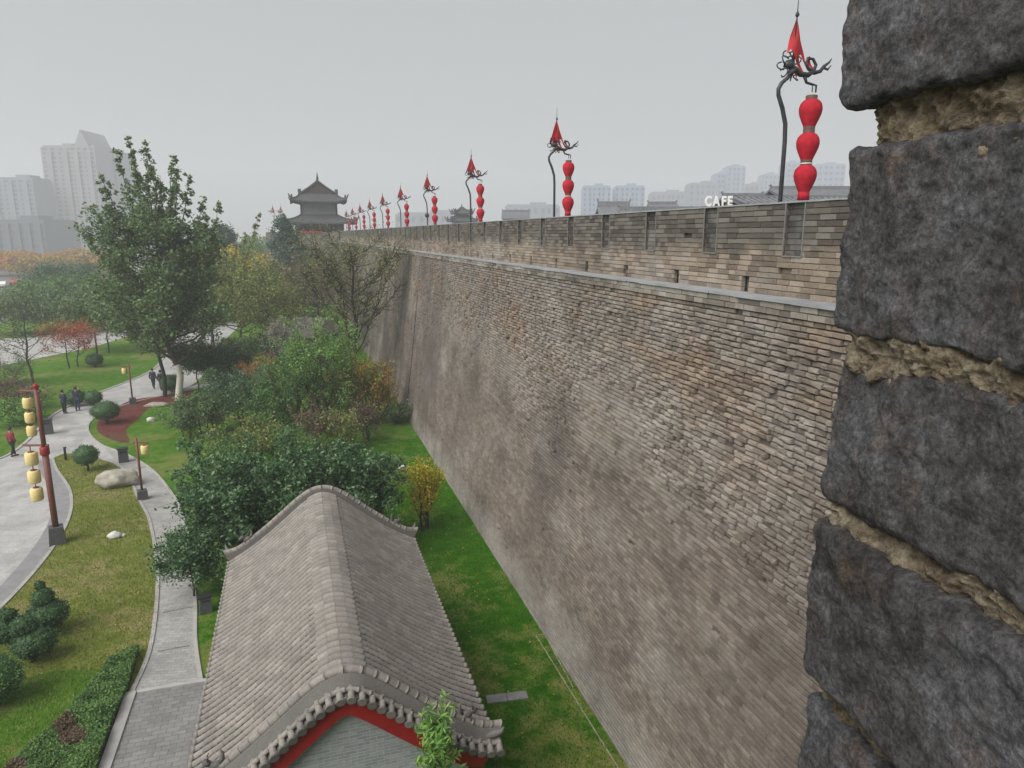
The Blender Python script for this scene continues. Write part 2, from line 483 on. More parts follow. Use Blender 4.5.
b = MB(); b.prism([(-5.3, 4), (-2.6, 4), (-2.6, 21.2), (-5.3, 21.2)], -0.01, 0.03)
tag(b.build('terrace', M['terrace']), kind='structure')
b = MB(); b.box((-5.42, 12.6, 0.03), (0.3, 17.4, 0.10)); b.box((-4.0, 21.27, 0.027), (2.5, 0.14, 0.09))
tag(b.build('kerb', M['kerb']), kind='structure')
b = MB(); b.sheet([(x, y) for x, y in catmull([g(*p) for p in [(97, 430), (103, 416), (130, 401), (166, 395.5), (193, 391), (178, 402), (150, 408), (137, 420), (126, 430), (129, 442), (112, 440)]], 5, True)], 0.022)
tag(b.build('flower_bed', M['mulch']), kind='structure')
M['damp_slot'] = plain('damp_slot', (0.16, 0.158, 0.15), 0.9, var=0.5, scale=9)
for (u0, v0, u1, v1) in ((163, 613, 194, 607), (158, 652, 190, 646), (158, 508, 176, 502), (165, 580, 188, 576), (132, 470, 150, 466)):
    a = g(u0, v0); c = g(u1, v1)
    tag(strip([a, ((a[0] + c[0]) / 2, (a[1] + c[1]) / 2 + 0.02), c], 0.07, 0.0, 0.019).build('drain_channel', M['damp_slot']), kind='structure')
# narrow side path behind the round trees
sp = catmull([(-10.6, 66.4), (-8.0, 69.0), (-5.2, 75), (-2.8, 84), (-1.5, 95)])
tag(strip(sp, 1.5, 0.0, 0.02).build('footpath', M['path']), kind='structure')
# promenade and road far left
b = MB(); b.sheet([(-44, 60), (-24, 96), (-20.5, 112), (-26, 121), (-34, 108), (-58, 110)], 0.012)
tag(b.build('pavement', M['plaza']), kind='structure')
b = MB(); b.sheet([(-47, 20), (-44.5, 20), (-49, 200), (-62, 420), (-66, 420), (-52, 200)], 0.014)
tag(b.build('pavement', M['plaza']), kind='structure')
b = MB(); b.sheet([(-68, 20), (-48, 20), (-53, 200), (-68, 430), (-92, 430), (-74, 200)], 0.008)
tag(b.build('road', M['asphalt']), kind='structure')
b = MB()
for i in range(60):
    y = 60 + i * 6
    x = -58 - (y - 20) * 0.03
    b.box((x, y, 0.014), (0.15, 3, 0.008))
tag(b.build('lane_marking', M['white_paint']), kind='structure')
b = MB(); b.prism([(-47.6, 20), (-47, 20), (-52, 200), (-66, 420), (-66.8, 420), (-52.7, 200)], 0, 0.12)
tag(b.build('kerb', M['kerb']), kind='structure')

# ------------------------------------------------------------------ city wall
rnd = random.Random(7)
COURSE = 0.115
def face_x(z):
    return 7.5 + 1.5 * z / 12.0

def sub_intervals(a, b_, cuts):
    segs = [(a, b_)]
    for c0, c1 in cuts:
        ns = []
        for s0, s1 in segs:
            if c1 <= s0 or c0 >= s1: ns.append((s0, s1)); continue
            if c0 > s0: ns.append((s0, c0))
            if c1 < s1: ns.append((c1, s1))
        segs = ns
    return [s for s in segs if s[1] - s[0] > 0.03]

def bricks(mb, y0, y1, z0, nz, ch, bl, fx, cuts=lambda j: [], jit=0.004, rag=lambda y, z: 0.0, depth=0.12, joint=0.010, vj=0.006, bev=60.0, miss=0):
    """real courses: every brick a box of its own whose outer face looks towards -X"""
    V = mb.v; Fc = mb.f
    for j in range(nz):
        za = z0 + j * ch; zb = za + ch - joint
        cj = cuts(j)
        y = y0 - rnd.random() * bl
        while y < y1:
            L = bl * (0.5 if rnd.random() < 0.12 else 1.0) * rnd.uniform(0.93, 1.05)
            a = max(y, y0); e = min(y + L - vj, y1)
            y += L
            if e - a < 0.04: continue
            if miss and rnd.random() < 0.0012 + 0.006 * max(0, rag(a, za) - 0.3): continue
            for s0, s1 in (sub_intervals(a, e, cj) if cj else [(a, e)]):
                r = rag((s0 + s1) / 2, za)
                out = rnd.gauss(0, jit) + (rnd.gauss(0, 0.022) * r)
                if r > 0.3 and rnd.random() < 0.07 * r: out += 0.05
                if rnd.random() < 0.0012: out += 0.1
                x = fx(za) + out
                q = [rnd.gauss(0, jit * 0.6 + 0.006 * r) for _ in range(4)]
                t = [rnd.gauss(0, 0.002 + 0.006 * r) for _ in range(4)]
                o = len(V)
                xb = x + depth
                if miss and r > 0.3: s0 += 0.006 * r * rnd.random() * 2; s1 -= 0.006 * r * rnd.random() * 2
                if y < bev:
                    bv = 0.006 + 0.016 * r * rnd.random(); bd = 0.008 + 0.022 * r
                    if s1 - s0 < 4 * bv: bv = (s1 - s0) / 5
                    V.extend([(x + q[0], s0 + bv, za + t[0] + bv), (x + q[1], s1 - bv, za + t[1] + bv), (x + q[2], s1 - bv, zb + t[2] - bv), (x + q[3], s0 + bv, zb + t[3] - bv),
                              (x + bd, s0, za), (x + bd, s1, za), (x + bd, s1, zb), (x + bd, s0, zb),
                              (xb, s0, za), (xb, s1, za), (xb, s1, zb), (xb, s0, zb)])
                    Fc.extend([(o, o + 3, o + 2, o + 1)])
                    for a_ in range(4):
                        b_ = (a_ + 1) % 4
                        Fc.append((o + a_, o + b_, o + 4 + b_, o + 4 + a_)); Fc.append((o + 4 + a_, o + 4 + b_, o + 8 + b_, o + 8 + a_))
                else:
                    V.extend([(x + q[0], s0, za + t[0]), (x + q[1], s1, za + t[1]), (x + q[2], s1, zb + t[2]), (x + q[3], s0, zb + t[3]),
                              (xb, s0, za), (xb, s1, za), (xb, s1, zb), (xb, s0, zb)])
                    Fc.extend([(o, o + 3, o + 2, o + 1), (o + 3, o + 7, o + 6, o + 2), (o, o + 1, o + 5, o + 4), (o, o + 4, o + 7, o + 3), (o + 1, o + 2, o + 6, o + 5)])

WY0, WY1 = 2.0, 147.0
wall = empty('city_wall', (9, 60, 0), 0, 'long battered grey brown brick city wall running to the distant corner tower', 'city wall')
def wl_local(o):
    o.parent = wall; o.matrix_parent_inverse = Matrix.Translation((-9, -60, 0)); return o
def ragf(y, z):
    f = noise.noise(Vector((y * 0.12, z * 0.35, 3.1))) + 0.35 * noise.noise(Vector((y * 0.5, z * 1.2, 9.0)))
    k = max(0.0, min(1.0, (z - 7.2 + f * 3.5) / 1.6)) * (1.0 if z < 11.4 else 0.6)
    return k + 0.12
b = MB()
bricks(b, WY0, WY1, 0.0, 104, COURSE, 0.29, face_x, rag=ragf, joint=0.024, vj=0.003, miss=1)
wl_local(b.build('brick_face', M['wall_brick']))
b = MB()   # the mortar bed and body behind the bricks
b.add([(face_x(0) + 0.08, WY0, 0), (face_x(0) + 0.08, WY1, 0), (face_x(12.18) + 0.08, WY1, 12.18), (face_x(12.18) + 0.08, WY0, 12.18),
       (24, WY0, 0), (24, WY1, 0), (22, WY1, 12.18), (22, WY0, 12.18)],
      [(0, 3, 2, 1), (3, 7, 6, 2), (4, 5, 6, 7), (0, 1, 5, 4), (0, 4, 7, 3)])
wl_local(b.build('wall_core', M['mortar_dark']))
b = MB()
y = WY0
while y < WY1:
    L = rnd.uniform(0.3, 0.5)
    for zq in (12.018, 12.145): b.box((9.12 + rnd.gauss(0, 0.007), y + L / 2 + (zq > 12.1) * 0.2, zq + rnd.gauss(0, 0.003)), (0.38, L - 0.010, 0.112))
    y += L
wl_local(b.build('lime_band', M['lime_brick']))
b = MB()
y = WY0
while y < WY1:
    L = rnd.uniform(0.8, 1.2)
    jx = rnd.gauss(0, 0.006); jz = rnd.gauss(0, 0.004)
    b.box((9.165 + jx, y + L / 2, 12.24 + jz), (0.56, L - 0.010, 0.06))
    y += L
wl_local(b.build('coping', M['coping']))
PX = 9.42
CR = [11.85 + 2.93 * k for k in range(-2, 47)]
HO = [13.33 + 2.93 * k for k in range(-2, 46)]
PZ = 12.27; PC = 0.1145
def pcuts(j):
    c = []
    if j >= 7: c += [(y - 0.27, y + 0.27) for y in CR]
    if j < 3: c += [(y - 0.13, y + 0.13) for y in HO]
    return c
b = MB()
bricks(b, WY0, WY1, PZ, 16, PC, 0.42, lambda z: PX, cuts=pcuts, jit=0.004, rag=lambda y, z: 0.12, depth=0.16)
wl_local(b.build('parapet_face', M['parapet_brick']))
b = MB()
b.box((PX + 0.31, (WY0 + WY1) / 2, PZ + (3 * PC + 1.83) / 2), (0.40, WY1 - WY0, 1.83 - 3 * PC))
segs = sub_intervals(WY0, WY1, [(y - 0.13, y + 0.13) for y in HO])
for a, e in segs:
    b.box((PX + 0.31, (a + e) / 2, PZ + 1.5 * PC - 0.002), (0.40, e - a, 3 * PC - 0.006))
wl_local(b.build('parapet_core', M['mortar']))
b = MB(); b.box((PX + 0.53, (WY0 + WY1) / 2, PZ + 0.19), (0.02, WY1 - WY0, 0.38))  # strip closing the drain holes; its near-black colour stands in for deep shade
wl_local(b.build('drain_shade_back', M['bark_dark']))
b = MB()
y = WY0
while y < WY1:
    L = rnd.uniform(0.40, 0.46)
    b.box((PX + 0.26 + rnd.gauss(0, 0.004), y + L / 2, PZ + 16 * PC + 0.018 + rnd.gauss(0, 0.002)), (0.56, L - 0.005, 0.032))
    y += L
wl_local(b.build('parapet_top', M['coping']))
for y in CR:
    if y < WY0 + 0.5: continue
    b = MB()
    bricks(b, y - 0.265, y + 0.265, PZ + 7 * PC, 9, PC, 0.42, lambda z: PX + 0.075, jit=0.003, depth=0.03)
    inf = wl_local(b.build('crenel_infill', M['infill_brick']))
    b = MB()
    zc = PZ + 11.5 * PC; hh = 9 * PC
    for s in (-1, 1):
        b.box((PX + 0.005, y + s * 0.28, zc), (0.05, 0.02, hh))
    b.box((PX + 0.005, y, zc - hh / 2), (0.05, 0.585, 0.025))
    o = b.build('infill_frame', M['metal_frame']); o.parent = inf
# expansion joint line far down the wall
b = MB()
ys = 51.5
b.tube([(face_x(z) - 0.012, ys + 0.25 * math.sin(z * 0.9) * 0.3, z) for z in np.linspace(0.2, 9.5, 14)], 0.035, 5)
wl_local(b.build('wall_joint', M['bark_dark']))

# ------------------------------------------------------------------ the bastion the photographer leans out of, with the worn crenel bricks
bas = empty('bastion', (3, -3, 0), 0, 'near bastion parapet of worn dark bricks with crumbling straw coloured mortar', 'parapet')
def bl_(o):
    o.parent = bas; o.matrix_parent_inverse = Matrix.Translation((-3, 3, 0)); return o
b = MB()
b.add([(-6, 1.9, 0), (7.4, 1.9, 0), (7.4, -10, 0), (-6, -10, 0), (-4.6, 0.40, 12.15), (8.8, 0.40, 12.15), (8.8, -10, 12.15), (-4.6, -10, 12.15)],
      [(3, 2, 1, 0), (4, 5, 6, 7), (0, 4, 7, 3)[::-1], (0, 1, 5, 4), (1, 2, 6, 5), (2, 3, 7, 6)])
bl_(b.build('bastion_body', M['mortar']))
b = MB(); b.box((0, 0.11, 12.55), (9.0, 0.5, 0.80)); b.box((-1.6, 0.11, 13.6), (2.2, 0.5, 1.1))
bl_(b.build('sill_wall', M['infill_brick']))

def stone_mat():
    k = NT('worn_brick')
    co = k.co()
    a = k.noise(9, 8, 0.7, co); f = k.noise(70, 8, 0.8, co); s = k.noise(30, 6, 0.6, co); vf = k.noise(330, 5, 0.8, co)
    c = k.ramp(a, [(0.28, (0.072, 0.066, 0.064)), (0.48, (0.138, 0.136, 0.142)), (0.68, (0.225, 0.23, 0.25))])
    c = k.mix(k.ramp(s, [(0.54, 0.0), (0.70, 0.65)]), c, (0.17, 0.115, 0.085))
    c = k.mix(0.9, c, k.ramp(f, [(0.32, 0.25), (0.48, 0.85), (0.70, 2.0)]), 'MULTIPLY')
    c = k.mix(0.8, c, k.ramp(vf, [(0.34, 0.35), (0.5, 1.0), (0.66, 1.7)]), 'MULTIPLY')
    c = k.mix(k.ramp(k.noise(130, 5, 0.8, co), [(0.60, 0.0), (0.68, 0.6)]), c, (0.30, 0.30, 0.30))
    k.col(c); k.rough(0.9)
    k.p.inputs['Specular IOR Level'].default_value = 0.25
    k.bump(k.math('ADD', k.math('MULTIPLY', f, 1.0), k.math('MULTIPLY', vf, 0.45)), 1.0, 0.009)
    return k.m
def straw_mat():
    k = NT('straw_mortar')
    co = k.co(); a = k.noise(30, 8, 0.7, co); f = k.noise(120, 6, 0.75, co)
    c = k.ramp(a, [(0.3, (0.16, 0.115, 0.07)), (0.5, (0.38, 0.31, 0.21)), (0.7, (0.60, 0.53, 0.40))])
    c = k.mix(0.8, c, k.ramp(f, [(0.3, 0.35), (0.7, 1.5)]), 'MULTIPLY')
    k.col(c); k.rough(0.95); k.bump(k.math('ADD', a, f), 1.0, 0.012)
    return k.m
M['worn_brick'] = stone_mat(); M['straw_mortar'] = straw_mat()

def rough_block(name, mat_, x0, x1, y0, y1, z0, z1, rad, amp, fr, seed, n=(70, 90, 44), skew=0.0):
    """rounded, eroded block; skew turns the end face of the crenel"""
    V = {}; verts = []; faces = []
    nx, ny, nz = n
    c = Vector(((x0 + x1) / 2, (y0 + y1) / 2, (z0 + z1) / 2)); h = Vector(((x1 - x0) / 2, (y1 - y0) / 2, (z1 - z0) / 2))
    def vert(i, j, k_):
        key = (i, j, k_)
        if key in V: return V[key]
        p = Vector(((i / nx * 2 - 1) * h.x, (j / ny * 2 - 1) * h.y, (k_ / nz * 2 - 1) * h.z))
        q = Vector([max(-hh + rad, min(hh - rad, pp)) for pp, hh in zip(p, h)])
        d = p - q
        if d.length > 1e-6: p = q + d.normalized() * rad; nrm = d.normalized()
        else: nrm = Vector((0, 0, 1))
        w = p + c
        s = Vector((seed * 3.3, seed * 1.9, seed))
        e = noise.fractal(w * fr + s, 0.7, 2.1, 5) * amp + noise.fractal(w * fr * 5 + s, 0.8, 2.1, 3) * amp * 0.28
        e += -abs(noise.noise(w * fr * 0.6 + s)) * amp * 0.8
        w = w + nrm * e
        w.x += skew * (w.y - 0.36)
        V[key] = len(verts); verts.append(tuple(w)); return V[key]
    def grid(f, a, b_):
        for i in range(a):
            for j in range(b_):
                faces.append((f(i, j), f(i + 1, j), f(i + 1, j + 1), f(i, j + 1)))
    grid(lambda a, b_: vert(0, ny - a, b_), ny, nz)
    grid(lambda a, b_: vert(nx, a, b_), ny, nz)
    grid(lambda a, b_: vert(a, 0, b_), nx, nz)
    grid(lambda a, b_: vert(nx - a, ny, b_), nx, nz)
    grid(lambda a, b_: vert(a, b_, nz), nx, ny)
    grid(lambda a, b_: vert(nx - a, b_, 0), nx, ny)
    m = MB(); m.v = verts; m.f = faces
    return m.build(name, mat_, None, True)
EX, EY = 0.320, 0.36
cs = [  # z bottom, z top, shift of the outer edge in x, y, rounding
    (13.5 + 0.070, 13.5 + 0.176, -0.006, 0.008, 0.006),
    (13.5 - 0.060, 13.5 + 0.050, 0.002, 0.006, 0.006),
    (13.5 - 0.170, 13.5 - 0.070, 0.000, 0.000, 0.010),
    (13.5 - 0.294, 13.5 - 0.183, -0.005, -0.002, 0.009),
    (13.5 - 0.415, 13.5 - 0.307, -0.003, -0.006, 0.009),
]
for i, (za, zb, dx, dy, rr) in enumerate(cs):
    bl_(rough_block('worn_brick', M['worn_brick'], EX + dx, EX + 0.46, -0.12, EY + dy, za, zb, rr, 0.0052, 13.0, i + 1.3, n=(90, 230, 100), skew=0.103))
for i, (za, zb, rc) in enumerate([(13.5 + 0.036, 13.5 + 0.086, 0.006), (13.5 - 0.084, 13.5 - 0.048, 0.005), (13.5 - 0.200, 13.5 - 0.158, 0.006), (13.5 - 0.322, 13.5 - 0.282, 0.008)]):
    bl_(rough_block('crumbling_mortar', M['straw_mortar'], EX + rc, EX + 0.45, -0.10, EY - 0.004 - rc, za, zb, 0.004, 0.0060, 60.0, i + 7.7, n=(70, 260, 44), skew=0.103))
b = MB()
rnd2 = random.Random(3)
for j in range(7):
    za = 13.5 + 0.19 + j * 0.118
    if za > 14.0: break
    bl_(rough_block('worn_brick', M['worn_brick'], EX, EX + 0.46, -0.12, EY, za, za + 0.108, 0.01, 0.006, 9, j + 20, n=(14, 14, 6), skew=0.103))
b = MB(); b.box((1.6, 0.105, 13.5), (1.55, 0.46, 1.2)); b.box((6.0, 0.105, 13.5), (6.0, 0.46, 1.2)); b.box((0.62, 0.09, 13.5), (0.36, 0.36, 1.15))
bl_(b.build('merlon_core', M['infill_brick']))

# ------------------------------------------------------------------ tile-roofed building below
bldX = 0.45; HW = 2.97; YA, YB = 12.0, 22.9; ZE = 3.2; RISE = 1.98
house = empty('tile_roofed_house', (bldX, 17.4, 0), 0, 'small hall with grey tube tile roof and red bargeboards on the grass below', 'house')
def hl(o):
    o.parent = house; o.matrix_parent_inverse = Matrix.Translation((-bldX, -17.4, 0)); return o
def prof(x):
    r = 0.55
    ax = (math.sqrt(x * x + r * r) - r) / (math.sqrt(HW * HW + r * r) - r)
    t = 1 - ax
    return ZE + RISE * (0.62 * t + 0.38 * t * t)
# arc-length table
NS = 400
xs = np.linspace(0, HW, NS); zs = np.array([prof(x) for x in xs])
sl = np.concatenate([[0], np.cumsum(np.hypot(np.diff(xs), np.diff(zs)))])
TOT = sl[-1]
def at_s(s):
    sg = 1 if s >= 0 else -1
    x = float(np.interp(abs(s), sl, xs)); z = prof(x)
    e = 0.01
    dz = (prof(x + e) - prof(max(x - e, 0))) / (e + min(e, x)) if x > 0 else 0
    nx_, nz_ = -dz, 1.0
    L = math.hypot(nx_, nz_)
    return sg * x, z, sg * nx_ / L, nz_ / L
def endlift(y):
    d = min(y - YA, YB - y)
    return 0.10 * max(0, 1 - d / 1.4) ** 2
def tile_mat(name, tones):
    k = NT(name)
    co = k.co()
    c = k.ramp(k.island(), [(i / (len(tones) - 1) * 0.92 + 0.04, t) for i, t in enumerate(tones)])
    c = k.mix(0.8, c, k.ramp(k.noise(26, 7, 0.72, co), [(0.28, 0.6), (0.55, 1.0), (0.78, 1.3)]), 'MULTIPLY')
    c = k.mix(k.ramp(k.noise(1.1, 6, 0.7, co), [(0.5, 0.0), (0.75, 0.6)]), c, (0.10, 0.094, 0.09))
    k.col(c); k.rough(0.85); k.bump(k.noise(50, 5, 0.7, co), 0.7, 0.008)
    return k.m
M['tile'] = tile_mat('tile', [(0.23, 0.213, 0.196), (0.275, 0.252, 0.23), (0.25, 0.235, 0.22), (0.325, 0.298, 0.272), (0.262, 0.242, 0.222)])
M['tile_dark'] = tile_mat('tile_dark', [(0.09, 0.085, 0.082), (0.14, 0.13, 0.125), (0.19, 0.17, 0.16)])
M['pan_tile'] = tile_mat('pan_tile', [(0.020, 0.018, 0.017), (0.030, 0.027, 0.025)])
M['ridge_mortar'] = tile_mat('ridge_mortar', [(0.13, 0.125, 0.118), (0.20, 0.19, 0.18)])

def tube_tiles(mb, y, s0, s1, step, rad, taper, segs=6):
    """one row of tube tiles from s0 to s1 over the roof curve; each tile its own piece"""
    n = max(1, round((s1 - s0) / step)); st = (s1 - s0) / n
    for i in range(n):
        a, e = s0 + i * st, s0 + (i + 1) * st
        # upper end narrow, lower end wide (lower = larger |s|)
        lowfirst = a < 0
        ra, re = (rad, rad - taper) if lowfirst else (rad - taper, rad)
        jr = rnd.gauss(0, 0.0015); jy = rnd.gauss(0, 0.0025)
        if abs((a + e) / 2) < st * 0.6: ra = re = rad
        vs = []
        m_ = 3
        for q in range(m_):
            t = q / (m_ - 1)
            s = a + (e - a) * t
            s = min(max(s, a + 0.002), e - 0.003)
            x, z, nx_, nz_ = at_s(s)
            r = ra + (re - ra) * t + jr
            for k in range(segs + 1):
                an = PI * k / segs
                up = math.sin(an) * r * 1.2 - 0.004
                vs.append((bldX + x + nx_ * up, y + jy + math.cos(an) * r, z + nz_ * up + endlift(y)))
        fs = []
        for q in range(m_ - 1):
            for k in range(segs):
                o = q * (segs + 1) + k
                fs.append((o, o + 1, o + segs + 2, o + segs + 1))
        mb.add(vs, fs)
rows = 43
pitch = (YB - YA - 0.9) / rows
roof = MB(); pan = MB(); caps = MB()
for r_ in range(rows + 1):
    y = YA + 0.45 + r_ * pitch
    tube_tiles(roof, y, -TOT, TOT, 0.25, 0.068, 0.0015)
    for sg in (-1, 1):
        x, z, nx_, nz_ = at_s(sg * TOT)
        roof.tube([(bldX + x - sg * 0.03, y, z + 0.03 + endlift(y)), (bldX + x + sg * 0.035, y, z + 0.015 + endlift(y))], 0.07, 10)
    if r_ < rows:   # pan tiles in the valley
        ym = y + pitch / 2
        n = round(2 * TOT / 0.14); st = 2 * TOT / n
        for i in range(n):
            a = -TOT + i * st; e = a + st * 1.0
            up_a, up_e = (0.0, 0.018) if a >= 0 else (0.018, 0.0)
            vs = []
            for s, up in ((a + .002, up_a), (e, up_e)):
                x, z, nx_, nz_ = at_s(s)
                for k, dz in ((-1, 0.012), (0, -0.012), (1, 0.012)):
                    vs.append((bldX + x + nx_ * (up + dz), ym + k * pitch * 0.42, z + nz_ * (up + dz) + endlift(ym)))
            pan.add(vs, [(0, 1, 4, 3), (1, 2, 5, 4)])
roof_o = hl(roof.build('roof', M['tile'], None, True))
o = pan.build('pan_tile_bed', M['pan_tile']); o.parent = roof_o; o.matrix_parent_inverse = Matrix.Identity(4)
# under-roof slab
b = MB()
n = 40
for sgn, y0_, y1_ in ((1, YA + 0.14, YB - 0.14),):
    vs = []; fs = []
    for i in range(n + 1):
        s = -TOT + 2 * TOT * i / n
        x, z, nx_, nz_ = at_s(s)
        for yy in (y0_, y1_):
            vs.append((bldX + x - nx_ * 0.02, yy, z - nz_ * 0.02)); vs.append((bldX + x - nx_ * 0.12, yy, z - nz_ * 0.12))
    for i in range(n):
        o_ = i * 4
        fs += [(o_, o_ + 2, o_ + 6, o_ + 4), (o_ + 1, o_ + 5, o_ + 7, o_ + 3), (o_, o_ + 4, o_ + 5, o_ + 1), (o_ + 2, o_ + 3, o_ + 7, o_ + 6)]
    fs += [(0, 1, 3, 2), (n * 4, n * 4 + 2, n * 4 + 3, n * 4 + 1)]
    b.add(vs, fs)
hl(b.build('roof_deck', M['tile_dark']))
# ridge saddle: a second, heavier run of tiles bending over the top
b = MB()
for r_ in range(rows + 1):
    y = YA + 0.45 + r_ * pitch
    tube_tiles(b, y, -0.44, 0.44, 0.22, 0.094, 0.0)
o = b.build('ridge_saddle', M['tile'], None, True); o.parent = roof_o

def sweep(mb, y, dyo, offs, s0=-1.0, s1=1.0, n=90, seg=None):
    """sweep a closed section (list of (dy, up)) along the roof curve"""
    rings = []
    for i in range(n + 1):
        s = TOT * (s0 + (s1 - s0) * i / n)
        x, z, nx_, nz_ = at_s(s)
        tip = 0.16 * max(0, (abs(s) / TOT - 0.80) / 0.20) ** 2
        rings.append([(bldX + x + nx_ * u_, y + dyo * d_, z + nz_ * u_ + tip) for d_, u_ in offs])
    m_ = len(offs)
    vs = [p for r_ in rings for p in r_]
    fs = []
    for i in range(n):
        for k in range(m_):
            k2 = (k + 1) % m_
            fs.append((i * m_ + k, i * m_ + k2, (i + 1) * m_ + k2, (i + 1) * m_ + k))
    fs.append(tuple(range(m_))); fs.append(tuple(n * m_ + k for k in range(m_ - 1, -1, -1)))
    mb.add(vs, fs)
def circ(cx, cz, r, n=8):
    return [(cx + r * math.cos(2 * PI * k / n), cz + r * math.sin(2 * PI * k / n)) for k in range(n)]
for y, dr in ((YA, 1), (YB, -1)):
    rk = MB()
    sweep(rk, y, dr, [(0.06, -0.02), (0.20, 0.24), (0.42, 0.24), (0.42, -0.02)])        # rake wall
    rko = hl(rk.build('rake_ridge', M['ridge_mortar']))
    t_ = MB()
    # tubes along the top and foot of the rake wall, tile by tile
    nseg = 30
    for i in range(nseg):
        a = -1 + 2 * i / nseg; e = -1 + 2 * (i + 1) / nseg - 0.0015
        sweep(t_, y, dr, circ(0.31, 0.26, 0.085), a, e, 4)
        sweep(t_, y, dr, circ(0.03, 0.035, 0.05), a, e, 4)
    o = t_.build('rake_tile', M['tile'], None, True); o.parent = rko
    # tiles laid across the verge, ending in round caps over the red board
    v_ = MB(); c_ = MB()
    nn = int(2 * TOT / 0.215)
    for i in range(nn + 1):
        s = -TOT + 2 * TOT * i / nn
        x, z, nx_, nz_ = at_s(s)
        tip = 0.16 * max(0, (abs(s) / TOT - 0.80) / 0.20) ** 2
        def P(dy, up): return (bldX + x + nx_ * up, y + dr * dy, z + nz_ * up + tip)
        v_.tube([P(0.18, 0.03), P(0.0, -0.005), P(-0.18, -0.05)], 0.066, 8)
        c_.tube([P(-0.17, -0.048), P(-0.205, -0.058)], 0.088, 12)
        x2, z2, nx2, nz2 = at_s(min(TOT, s + TOT / nn))
        xm, zm = (x + x2) / 2, (z + z2) / 2
        if i < nn:   # the triangular drip tiles between them
            q = [(bldX + xm + nx_ * 0.0, y + dr * -0.02, zm + 0.0 + tip)]
            tx, tz = x2 - x, z2 - z
            L = math.hypot(tx, tz); tx /= L; tz /= L
            cxx = bldX + xm; 
            vs = [(cxx - tx * 0.06 - nx2 * 0.00, y - dr * 0.16, zm - tz * 0.06 + tip), (cxx + tx * 0.06, y - dr * 0.16, zm + tz * 0.06 + tip),
                  (cxx + tx * 0.035 - nx2 * 0.09, y - dr * 0.17, zm + tz * 0.035 - nz2 * 0.09 + tip), (cxx - nx2 * 0.10, y - dr * 0.17, zm - nz2 * 0.10 + tip), (cxx - tx * 0.035 - nx2 * 0.09, y - dr * 0.17, zm - tz * 0.035 - nz2 * 0.09 + tip)]
            vs2 = [(p[0], p[1] + dr * 0.015, p[2]) for p in vs]
            c_.add(vs + vs2, [(0, 1, 2, 3, 4), (9, 8, 7, 6, 5)] + [(k, (k + 1) % 5, 5 + (k + 1) % 5, 5 + k) for k in range(5)])
    o = v_.build('verge_tile', M['tile'], None, True); o.parent = rko
    o = c_.build('verge_tile_cap', M['ridge_mortar']); o.parent = rko
    sl_ = MB(); sweep(sl_, y, dr, [(-0.15, -0.11), (-0.15, -0.075), (0.26, 0.0), (0.26, -0.07)])
    o = sl_.build('verge_bed', M['tile_dark']); o.parent = rko
    rb = MB(); sweep(rb, y, dr, [(-0.07, -0.44), (-0.07, -0.10), (-0.02, -0.10), (-0.02, -0.44)], -0.95, 0.95)
    hl(rb.build('bargeboard', M['red_paint']))
# walls
def blue_brick():
    k = NT('gable_brick')
    tc = k.n('TexCoord'); sp_ = k.n('SeparateXYZ'); cb = k.n('CombineXYZ'); k.l(tc.outputs['Object'], sp_.inputs[0])
    k.l(k.math('ADD', sp_.outputs[0], sp_.outputs[1]), cb.inputs[0]); k.l(sp_.outputs[2], cb.inputs[1])
    br = k.n('TexBrick'); k.l(cb.outputs[0], br.inputs['Vector'])
    br.inputs['Scale'].default_value = 1; br.inputs['Brick Width'].default_value = 0.25; br.inputs['Row Height'].default_value = 0.068
    br.inputs['Mortar Size'].default_value = 0.005
    br.inputs['Color1'].default_value = (0.23, 0.25, 0.265, 1); br.inputs['Color2'].default_value = (0.32, 0.34, 0.355, 1); br.inputs['Mortar'].default_value = (0.42, 0.43, 0.43, 1)
    c = k.mix(0.5, br.outputs['Color'], k.ramp(k.noise(12, 6, 0.7), [(0.3, 0.7), (0.7, 1.25)]), 'MULTIPLY')
    k.col(c); k.rough(0.9); k.bump(br.outputs['Fac'], 0.6, -0.004)
    return k.m
M['gable_brick'] = blue_brick()
b = MB()
n = 30
WX = 2.35
for yy, rev in ((YA + 0.13, 1), (YB - 0.13, -1)):
    pts = [(bldX - WX, yy, 0), (bldX + WX, yy, 0)]
    for i in range(n + 1):
        x = WX - 2 * WX * i / n
        pts.append((bldX + x, yy, prof(abs(x)) - 0.13))
    b.add(pts, [tuple(range(len(pts))) if rev > 0 else tuple(range(len(pts) - 1, -1, -1))])
for sx in (-1, 1):
    xx = bldX + sx * WX
    q = [(xx, YA + 0.13, 0), (xx, YB - 0.13, 0), (xx, YB - 0.13, prof(WX) - 0.13), (xx, YA + 0.13, prof(WX) - 0.13)]
    b.add(q, [(0, 1, 2, 3) if sx > 0 else (3, 2, 1, 0)])
hl(b.build('wall', M['gable_brick']))
for sx in (-1, 1):
    b = MB(); b.box((bldX + sx * (HW - 0.10), (YA + YB) / 2, ZE - 0.12), (0.06, YB - YA - 0.4, 0.16))
    hl(b.build('fascia', M['red_paint']))
b = MB(); b.box((bldX, (YA + YB) / 2, 0.1), (2 * WX + 0.5, YB - YA + 0.2, 0.24)); hl(b.build('plinth', M['kerb_grey']))
